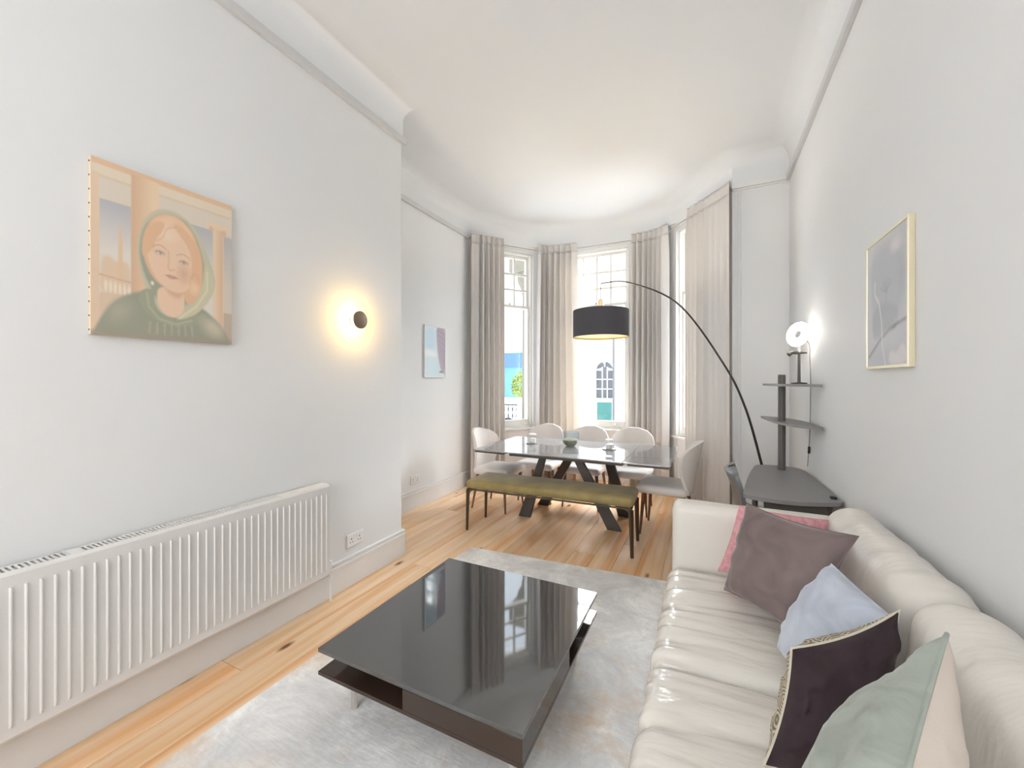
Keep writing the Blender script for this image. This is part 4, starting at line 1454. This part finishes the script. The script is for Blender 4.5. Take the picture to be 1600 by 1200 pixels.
# ------------------------------------------------------------------ scatter cushions
def pillow(name, label, BL, BR, TR, TL, t_front, t_back, mat_f, mat_b, n=30, pinch=0.05, seam=None, crease=0.006, seed=0.0):
    """corners in order seen from the front; front bulges along (BR-BL)x(TL-BL)"""
    BL, BR, TR, TL = map(Vector, (BL, BR, TR, TL))
    nrm = ((BR - BL).cross(TL - BL)).normalized()
    cen = (BL + BR + TR + TL) / 4
    low = min(p.z for p in (BL, BR, TR, TL))
    root = thing(name, label, 'cushion', (cen.x, cen.y, low))

    def base(u, v):
        p = BL * (1 - u) * (1 - v) + BR * u * (1 - v) + TR * u * v + TL * (1 - u) * v
        k = pinch * (1 - (2 * u - 1) ** 2) * ((2 * v - 1) ** 4)
        k2 = pinch * (1 - (2 * v - 1) ** 2) * ((2 * u - 1) ** 4)
        mv = BL * (1 - u) * 0.5 + BR * u * 0.5 + TR * u * 0.5 + TL * (1 - u) * 0.5
        mu = (BL * (1 - v) + TL * v) * 0.5 + (BR * (1 - v) + TR * v) * 0.5
        return p + (mv - p) * k + (mu - p) * k2

    def height(u, v):
        a, b = 1 - (2 * u - 1) ** 2, 1 - (2 * v - 1) ** 2
        return max(0.0, a * b) ** 0.46

    for side, (t, mt, nm) in enumerate(((t_front, mat_f, 'front_panel'), (-t_back, mat_b, 'back_panel'))):
        verts, faces = [], []
        for j in range(n + 1):
            for i in range(n + 1):
                u = 0.5 - 0.5 * math.cos(PI * i / n) * 0.6 - 0.5 * 0.4 * (1 - 2 * i / n)
                v = 0.5 - 0.5 * math.cos(PI * j / n) * 0.6 - 0.5 * 0.4 * (1 - 2 * j / n)
                h = height(u, v)
                p = base(u, v)
                wr = noise.noise(Vector((u * 3 + seed, v * 9 + side * 5, seed))) * crease * 2 + noise.noise(Vector((u * 14 + seed, v * 5, seed * 2))) * crease
                edge = min(u, 1 - u, v, 1 - v)
                wr *= (0.4 + 1.2 * math.exp(-edge * 7)) * min(1, edge * 14)
                verts.append(p + nrm * (t * h + wr * (1 if side == 0 else -1)))
        w = n + 1
        for j in range(n):
            for i in range(n):
                q = (j * w + i, j * w + i + 1, (j + 1) * w + i + 1, (j + 1) * w + i)
                faces.append(q if side == 0 else q[::-1])
        from_py(nm, verts, faces, mt, root, 180)
    loop = []
    for k in range(4 * 16):
        e, f = divmod(k, 16)
        f /= 16
        u, v = ((f, 0), (1, f), (1 - f, 1), (0, 1 - f))[e]
        loop.append(base(u, v))
    loop.append(loop[0])
    tube('piping', loop, 0.0035, seam or mat_b, root, 6)
    return root


CREAMP = plain('cream_piping', srgb(205, 196, 178), 0.8)
pillow('cushion', 'pink plush cushion mostly hidden behind the taupe one against sofa arm',
       (0.045, 2.165, 0.485), (0.44, 2.165, 0.485), (0.475, 2.19, 0.785), (0.135, 2.195, 0.80), 0.05, 0.045, V_PINK, V_PINK, seed=1.0)
pillow('cushion', 'large taupe velvet cushion in the sofa corner by the armrest',
       (0.065, 1.985, 0.485), (0.31, 1.70, 0.485), (0.463, 1.755, 0.865), (0.155, 2.06, 0.855), 0.085, 0.075, V_TAUPE, V_TAUPE, seed=2.0, pinch=0.10)
pillow('cushion', 'pale blue velvet cushion between the taupe and the aubergine cushion',
       (0.215, 1.64, 0.485), (0.315, 1.34, 0.485), (0.435, 1.38, 0.775), (0.362, 1.63, 0.80), 0.085, 0.05, V_BLUE, V_BLUE, seed=3.0, pinch=0.02, crease=0.006)
pillow('cushion', 'dark aubergine velvet cushion with a fan patterned reverse',
       (0.12, 1.12, 0.485), (0.36, 1.18, 0.485), (0.415, 1.28, 0.845), (0.185, 1.19, 0.74), 0.08, 0.10, V_DARK, FAN, seam=CREAMP, seed=4.0, pinch=0.12, crease=0.013)
pillow('cushion', 'sage green cushion with blush pink reverse, nearest on the sofa',
       (0.22, 1.00, 0.485), (0.06, 0.60, 0.485), (0.19, 0.60, 0.90), (0.39, 1.0, 0.94), 0.085, 0.085, V_GREEN, V_BLUSH, seam=V_GREEN, seed=5.0, pinch=0.03, crease=0.009)

# ------------------------------------------------------------------ dining table
dt = thing('dining_table', 'extending dining table with glossy dark top on crossed bronze blade legs', 'dining table', (-1.18, 3.9, 0.0))
DZ = 0.72
q0, q1 = (-2.085, 3.385), (-0.262, 3.39)
dy = 1.02
for nm, a, b in (('extension_leaf', -2.085, -1.711), ('table_top', -1.709, -0.636), ('extension_leaf', -0.634, -0.265)):
    box(nm, a, b, 3.385, 3.385 + dy, DZ - 0.012, DZ, TABLET, dt, bevel=0.002)
for a, b in ((-2.07, -1.75), (-0.60, -0.28)):
    box('leaf_support', a, b, 3.40, 3.385 + dy - 0.015, DZ - 0.030, DZ - 0.0125, DBROWN, dt, bevel=0.002)
box('top_frame', -1.70, -0.645, 3.42, 4.37, DZ - 0.040, DZ - 0.0125, DBROWN, dt, bevel=0.003)


def blade(foot, top, wf, wt, th=0.035, yaw=0.0):
    bm = bmesh.new()
    vs = []
    for (cx, cy, cz), w in ((foot, wf), (top, wt)):
        for sx, sy in ((-1, -1), (1, -1), (1, 1), (-1, 1)):
            vs.append(bm.verts.new((cx + sx * w / 2, cy + sy * th / 2 + sx * yaw * w / 2, cz)))
    for f in ((3, 2, 1, 0), (4, 5, 6, 7), (0, 1, 5, 4), (1, 2, 6, 5), (2, 3, 7, 6), (3, 0, 4, 7)):
        bm.faces.new([vs[k] for k in f])
    bmesh.ops.bevel(bm, geom=bm.edges[:], offset=0.003, segments=1, affect='EDGES')
    return from_bm('leg', bm, DBROWN, dt, 30)


ZT = DZ - 0.041
blade((-1.69, 3.765, 0.001), (-1.50, 3.845, ZT), 0.13, 0.065)
blade((-0.78, 3.775, 0.001), (-1.185, 3.845, ZT), 0.13, 0.085)
blade((-1.66, 4.20, 0.001), (-1.25, 4.03, ZT), 0.13, 0.085)
blade((-0.765, 4.20, 0.001), (-0.91, 4.03, ZT), 0.13, 0.085)


# ------------------------------------------------------------------ things on the dining table
CLEARJAR = glass('clear_candle_glass', (0.975, 0.98, 0.98), 1.0)


def candle(label, x, y, r=0.045, h=0.105):
    t = thing('jar_candle', label, 'candle', (x, y, DZ), 'jar candles on the dining table')
    lathe('jar', [(0, 0.007), (r, 0.007), (r, h), (r - 0.003, h), (r - 0.003, 0.012), (0, 0.012)], CLEARJAR, t, 28, at=(x, y, DZ))
    lathe('wax', [(0, 0.0125), (r - 0.0035, 0.0125), (r - 0.0035, h - 0.035), (0, h - 0.035)], WAX, t, 24, at=(x, y, DZ))
    lathe('lid', [(r - 0.004, h + 0.0002), (r + 0.001, h + 0.0002), (r + 0.001, h + 0.014), (r - 0.004, h + 0.016), (0, h + 0.016), (0, h + 0.012), (r - 0.004, h + 0.010)], WHITEP, t, 28, at=(x, y, DZ))
    lathe('coaster', [(0, 0.0005), (r + 0.03, 0.0005), (r + 0.032, 0.003), (r + 0.03, 0.006), (0, 0.006)], COAST, t, 32, at=(x, y, DZ))
    return t


candle('small jar candle on a coaster at the left of the table', -1.69, 3.97, 0.038, 0.09)
candle('jar candle on a coaster right of the glass bowl', -0.87, 3.96, 0.036, 0.085)
bw_ = thing('glass_bowl', 'clear glass bowl filled with olive moss in the table middle', 'bowl', (-1.27, 3.97, DZ))
lathe('glass', [(0, 0.001), (0.050, 0.001), (0.080, 0.03), (0.088, 0.07), (0.084, 0.15), (0.080, 0.15), (0.083, 0.07), (0.075, 0.033), (0.046, 0.007), (0, 0.007)], JAR, bw_, 36, at=(-1.27, 3.97, DZ))
lathe('moss_filling', [(0, 0.0085), (0.044, 0.0085), (0.072, 0.035), (0.080, 0.068), (0.05, 0.082), (0.02, 0.07), (0, 0.075)], BOWLF, bw_, 28, at=(-1.27, 3.97, DZ))


# ------------------------------------------------------------------ dining chairs (built facing +y at the origin)
def make_chair():
    root = thing('dining_chair', '', 'chair', (0, 0, 0), 'cream dining chairs round the table')

    def sd(un, nrm, p):
        return 0.012 * (1 - un.x ** 2) * (1 - un.y ** 2) if nrm.z > 0 else 0.0
    so = soft_box('seat', -0.225, 0.225, -0.20, 0.235, 0.375, 0.455, 0.038, CHAIRF, root, 14, sd)
    # wrapped back shell
    nu, nv = 18, 18
    front, back = [], []
    for j in range(nv + 1):
        v = j / nv
        z = 0.395 + 0.46 * v
        if v < 0.6:
            w = 0.175 + 0.06 * math.sin(v / 0.6 * PI / 2)
        else:
            k = (v - 0.6) / 0.4
            w = 0.235 * max(0.0, 1 - (k * 0.985) ** 3.0) ** 0.5
        for i in range(nu + 1):
            u = 2 * i / nu - 1
            xx = w * u
            yy = -0.225 - 0.05 * v - 0.03 * v * v + 0.125 * (xx / 0.235) ** 2 * (0.35 + 0.65 * math.sin(min(1, v * 1.25) * PI / 2))
            th = 0.017
            front.append((xx, yy + th, z))
            back.append((xx, yy - th * 0.6, z))
    verts = front + back
    w_ = nu + 1
    N = len(front)
    faces = []
    for j in range(nv):
        for i in range(nu):
            a = j * w_ + i
            faces.append((a, a + w_, a + w_ + 1, a + 1))
            faces.append((N + a, N + a + 1, N + a + w_ + 1, N + a + w_))
    rim = [i for i in range(w_)] + [j * w_ + nu for j in range(1, nv + 1)] + [nv * w_ + i for i in range(nu - 1, -1, -1)] + [j * w_ for j in range(nv - 1, 0, -1)]
    for a, b in zip(rim, rim[1:] + rim[:1]):
        faces.append((a, b, N + b, N + a))
    br = from_py('backrest', verts, faces, CHAIRF, root, 60)
    sb = br.modifiers.new('round', 'BEVEL')
    sb.width, sb.segments, sb.limit_method = 0.006, 2, 'ANGLE'
    for sx in (-1, 1):
        tube('leg', [(sx * 0.175, 0.17, 0.385), (sx * 0.20, 0.20, 0.0008)], [0.019, 0.009], WALNUT, root, 10)
        tube('leg', [(sx * 0.165, -0.16, 0.385), (sx * 0.195, -0.225, 0.0008)], [0.019, 0.009], WALNUT, root, 10)
    return root


chair = make_chair()
spots = [(-1.79, 4.44, PI, 'cream dining chair at the far side of the table, behind the left candle'),
         (-1.25, 4.44, PI, 'cream dining chair at the far side, middle one, behind the glass bowl'),
         (-0.76, 4.475, PI, 'cream dining chair at the far side, behind the right candle'),
         (-2.09, 3.945, -PI / 2 - 0.05, 'cream dining chair at the left end of the table near alcove wall'),
         (-0.345, 3.985, PI / 2 - 0.06, 'cream dining chair at the right end of the table beyond the sofa')]
for i, (x, y, rz, lab) in enumerate(spots):
    o = chair if i == 0 else copy_tree(chair)
    o.location = (x, y, 0)
    o.rotation_euler = (0, 0, rz)
    o['label'] = lab

# ------------------------------------------------------------------ bench
bn = thing('bench', 'olive velvet bench on slim dark bronze legs before the dining table', 'bench', (0, 0, 0))


def pad(un, nrm, p):
    return 0.010 * (1 - un.x ** 6) * (1 - un.y ** 2) if nrm.z > 0 else 0.0


soft_box('seat_pad', -0.755, 0.755, -0.205, 0.205, 0.391, 0.470, 0.036, OLIVE, bn, 22, pad)
boxes('frame', [(-0.745, 0.745, -0.195, -0.175, 0.377, 0.390), (-0.745, 0.745, 0.175, 0.195, 0.377, 0.390),
                (-0.745, -0.725, -0.175, 0.175, 0.377, 0.390), (0.725, 0.745, -0.175, 0.175, 0.377, 0.390)], BRONZE, bn, bevel=0.003)
for sx in (-1, 1):
    for sy in (-1, 1):
        bm = bmesh.new()
        bm_tube(bm, [(sx * 0.735, sy * 0.185, 0.3768), (sx * 0.738, sy * 0.186, 0.30), (sx * 0.745, sy * 0.188, 0.0008)], [0.022, 0.019, 0.013], 4)
        pts = [(sx * 0.722, sy * 0.185, 0.345), (sx * 0.712, sy * 0.185, 0.365), (sx * 0.69, sy * 0.185, 0.375)]
        bm_tube(bm, pts, [0.006, 0.007, 0.004], 6)
        from_bm('leg', bm, BRONZE, bn, 40)
bn.location = (-1.287, 3.405, 0)
bn.rotation_euler = (0, 0, math.radians(2.3))

# ------------------------------------------------------------------ arc floor lamp
al = thing('arc_floor_lamp', 'black arc floor lamp with charcoal drum shade hanging over the dining table', 'floor lamp', (0.50, 4.10, 0.0))
arc = curve_pts([(0.515, 4.08, 0.03), (0.47, 4.06, 0.40), (0.41, 4.04, 0.70), (0.288, 4.0, 1.17), (0.12, 3.97, 1.55), (-0.24, 3.93, 2.09), (-0.66, 3.90, 2.32), (-0.90, 3.90, 2.345), (-0.94, 3.90, 2.335)], 60)
rad_ = [0.013 - 0.0085 * (k / 60) for k in range(61)]
tube('arc_stem', arc, rad_, ARCM, al, 10)
lathe('base_disc', [(0, 0.0005), (0.14, 0.0005), (0.145, 0.008), (0.14, 0.028), (0.02, 0.034), (0, 0.034)], ARCM, al, 40, at=(0.515, 4.08, 0))
tube('cable', [(-0.94, 3.9, 2.335), (-0.94, 3.9, 2.19)], 0.003, ARCM, al, 6)
lathe('cable_cup', [(0.004, 2.20), (0.022, 2.185), (0.030, 2.13), (0.045, 2.085), (0.040, 2.082), (0.02, 2.12), (0, 2.13)], GOLD, al, 20, at=(-0.94, 3.9, 0))
R_ = 0.267
sh = lathe('drum_shade', [(R_, 1.818), (R_, 2.075), (R_ - 0.002, 2.078), (R_ - 0.004, 2.075), (R_ - 0.004, 1.818)], SHADEO, al, 56, at=(-0.94, 3.9, 0), closed=True)
lathe('shade_lining', [(R_ - 0.0045, 1.820), (R_ - 0.0045, 2.073)], SHADEI, sh, 56, at=(-0.94, 3.9, 0))
lathe('diffuser', [(0, 1.835), (R_ - 0.006, 1.835), (R_ - 0.006, 1.838), (0, 1.838)], DIFF, al, 48, at=(-0.94, 3.9, 0))
for k in range(3):
    t = 2 * PI * k / 3 + 0.4
    tube('shade_spider', [(-0.94, 3.9, 2.06), (-0.94 + (R_ - 0.005) * math.cos(t), 3.9 + (R_ - 0.005) * math.sin(t), 2.06)], 0.003, ARCM, al, 6)
tube('bulb_holder', [(-0.94, 3.9, 2.125), (-0.94, 3.9, 2.02)], 0.016, ARCM, al, 12)

# ------------------------------------------------------------------ desk with post and shelves
dk = thing('corner_desk', 'grey leaf shaped desk with post and two leaf shelves by right wall', 'desk', (0.48, 3.3, 0.0))
poly = smooth_poly([(0.192, 2.80), (0.192, 2.77), (0.21, 2.745), (0.30, 2.715), (0.45, 2.705), (0.655, 2.79), (0.675, 2.81), (0.676, 2.84), (0.676, 2.95), (0.664, 3.55), (0.65, 3.72), (0.60, 3.80), (0.46, 3.80), (0.36, 3.78), (0.335, 3.73), (0.25, 3.26)], 2)
prism('desk_top', poly, 0.698, 0.72, GREYD, dk, bevel=0.005)
px_, py_ = 0.505, 3.64
lathe('post', [(0, 0.0008), (0.025, 0.0008), (0.025, 1.435), (0.022, 1.442), (0, 1.442)], POSTG, dk, 24, at=(px_, py_, 0))
prism('shelf', smooth_poly([(0.415, 3.93), (0.405, 3.90), (0.45, 3.55), (0.54, 3.36), (0.668, 3.25), (0.676, 3.25), (0.676, 3.27), (0.662, 3.62), (0.58, 3.80), (0.43, 3.93)], 2), 1.355, 1.372, GREYD, dk, bevel=0.006)
prism('shelf', smooth_poly([(0.415, 4.06), (0.405, 4.03), (0.45, 3.55), (0.52, 3.33), (0.665, 3.22), (0.676, 3.22), (0.678, 3.25), (0.66, 3.70), (0.55, 3.98), (0.43, 4.06)], 2), 1.076, 1.092, GREYD, dk, bevel=0.006)
for p, q in (((0.26, 2.86), (0.24, 2.84)), ((0.62, 2.86), (0.635, 2.84)), ((0.42, 3.68), (0.40, 3.72))):
    tube('leg', [(p[0], p[1], 0.697), (q[0], q[1], 0.0008)], [0.016, 0.012], POSTG, dk, 12)
box('apron', 0.30, 0.60, 2.80, 2.82, 0.64, 0.697, POSTG, dk, bevel=0.003)
tag(box('desk_clip', 0.630, 0.660, 2.855, 2.885, 0.7205, 0.735, BLKP, bevel=0.004), 'small black cable clip on the near corner of the desk', 'clip')

# ------------------------------------------------------------------ ring light on the top shelf
rgl = thing('ring_light', 'lit white ring light on a stand on the top desk shelf', 'ring light', (0.60, 3.60, 1.3725))
rc = Vector((0.598, 3.585, 1.738))
dirv = Vector((-0.76, -0.62, 0.16)).normalized()
zq = Vector((0, 0, 1)).rotation_difference(dirv).to_matrix()
R1, R2 = 0.060, 0.032
bm = bmesh.new()
N1, N2 = 40, 14
vs = [[zq @ Vector(((R1 + R2 * math.cos(b)) * math.cos(a), (R1 + R2 * math.cos(b)) * math.sin(a), R2 * 0.6 * math.sin(b))) + rc
       for b in [2 * PI * k / N2 for k in range(N2)]] for a in [2 * PI * k / N1 for k in range(N1)]]
vv = [[bm.verts.new(p) for p in r] for r in vs]
fl, fb = [], []
for a in range(N1):
    for b in range(N2):
        f = bm.faces.new((vv[a][b], vv[(a + 1) % N1][b], vv[(a + 1) % N1][(b + 1) % N2], vv[a][(b + 1) % N2]))
        f.material_index = 0 if b < N2 / 2 else 1
from_bm('led_ring', bm, [RINGE, plain('ring_light_housing', (0.75, 0.70, 0.66), 0.4)], rgl, 60)
tube('neck', [(0.603, 3.590, 1.672), (0.605, 3.592, 1.62), (0.605, 3.592, 1.60)], [0.012, 0.010, 0.009], WHITEP, rgl, 12)
tube('clamp', [(0.535, 3.56, 1.588), (0.56, 3.57, 1.606), (0.60, 3.592, 1.602), (0.655, 3.61, 1.602)], [0.016, 0.015, 0.012, 0.006], POSTG, rgl, 10)
tube('stand', [(0.605, 3.592, 1.598), (0.605, 3.592, 1.385)], [0.008, 0.011], POSTG, rgl, 12)
lathe('stand_foot', [(0, 0.0005), (0.050, 0.0005), (0.050, 0.008), (0.012, 0.013), (0, 0.013)], BLKP, rgl, 28, at=(0.605, 3.592, 1.3722))
cb = curve_pts([(0.640, 3.60, 1.70), (0.668, 3.60, 1.66), (0.672, 3.60, 1.55), (0.680, 3.62, 1.40), (0.681, 3.63, 1.25), (0.681, 3.64, 1.1), (0.680, 3.66, 0.95), (0.676, 3.70, 0.75)], 40)
tube('cable', cb, 0.0022, POSTG, rgl, 6)
tube('inline_switch', [(0.680, 3.668, 0.905), (0.680, 3.667, 0.90), (0.679, 3.672, 0.855), (0.679, 3.673, 0.85)], [0.004, 0.008, 0.008, 0.004], BLKP, rgl, 10)

# ------------------------------------------------------------------ desk chair
dc = thing('desk_chair', 'dark grey shell chair tucked under the grey desk', 'chair', (0.36, 3.15, 0.0))
nu, nv = 16, 20
prof = [(0.475, 0.475), (0.40, 0.455), (0.30, 0.452), (0.225, 0.47), (0.185, 0.53), (0.165, 0.62), (0.145, 0.71), (0.122, 0.775), (0.112, 0.80)]
pp = curve_pts([(a, 0, b) for a, b in prof], nv)
fr_, bk_ = [], []
for j, p in enumerate(pp):
    v = j / nv
    w = 0.235 - 0.03 * abs(v - 0.4) if v < 0.85 else 0.22 * max(0.05, 1 - ((v - 0.85) / 0.152) ** 2.4) ** 0.5
    t = (pp[min(j + 1, nv)] - pp[max(j - 1, 0)]).normalized()
    nn = Vector((t.z, 0, -t.x))                         # towards the sitter
    for i in range(nu + 1):
        u = 2 * i / nu - 1
        q = Vector((p.x, 3.13 + w * u, p.z)) + nn * (0.05 * u * u * (0.5 + 0.5 * v))
        fr_.append(q + nn * 0.012)
        bk_.append(q - nn * 0.012)
N = len(fr_)
w_ = nu + 1
faces = []
for j in range(nv):
    for i in range(nu):
        a = j * w_ + i
        faces.append((a, a + 1, a + w_ + 1, a + w_))
        faces.append((N + a, N + a + w_, N + a + w_ + 1, N + a + 1))
rim = [i for i in range(w_)] + [j * w_ + nu for j in range(1, nv + 1)] + [nv * w_ + i for i in range(nu - 1, -1, -1)] + [j * w_ for j in range(nv - 1, 0, -1)]
for a, b in zip(rim, rim[1:] + rim[:1]):
    faces.append((a, N + a, N + b, b))
from_py('shell', fr_ + bk_, faces, DSHELL, dc, 60)
soft_box('seat_pad', 0.245, 0.465, 2.97, 3.29, 0.470, 0.498, 0.012, DPAD, dc, 8)
for sx, sy in ((-1, -1), (-1, 1), (1, -1), (1, 1)):
    tube('leg', [(0.345 + sx * 0.05, 3.13 + sy * 0.05, 0.437), (0.345 + sx * 0.16, 3.13 + sy * 0.19, 0.0008)], [0.014, 0.009], BLKP, dc, 10)
tube('hub', [(0.345, 3.13, 0.425), (0.345, 3.13, 0.446)], 0.08, BLKP, dc, 20)
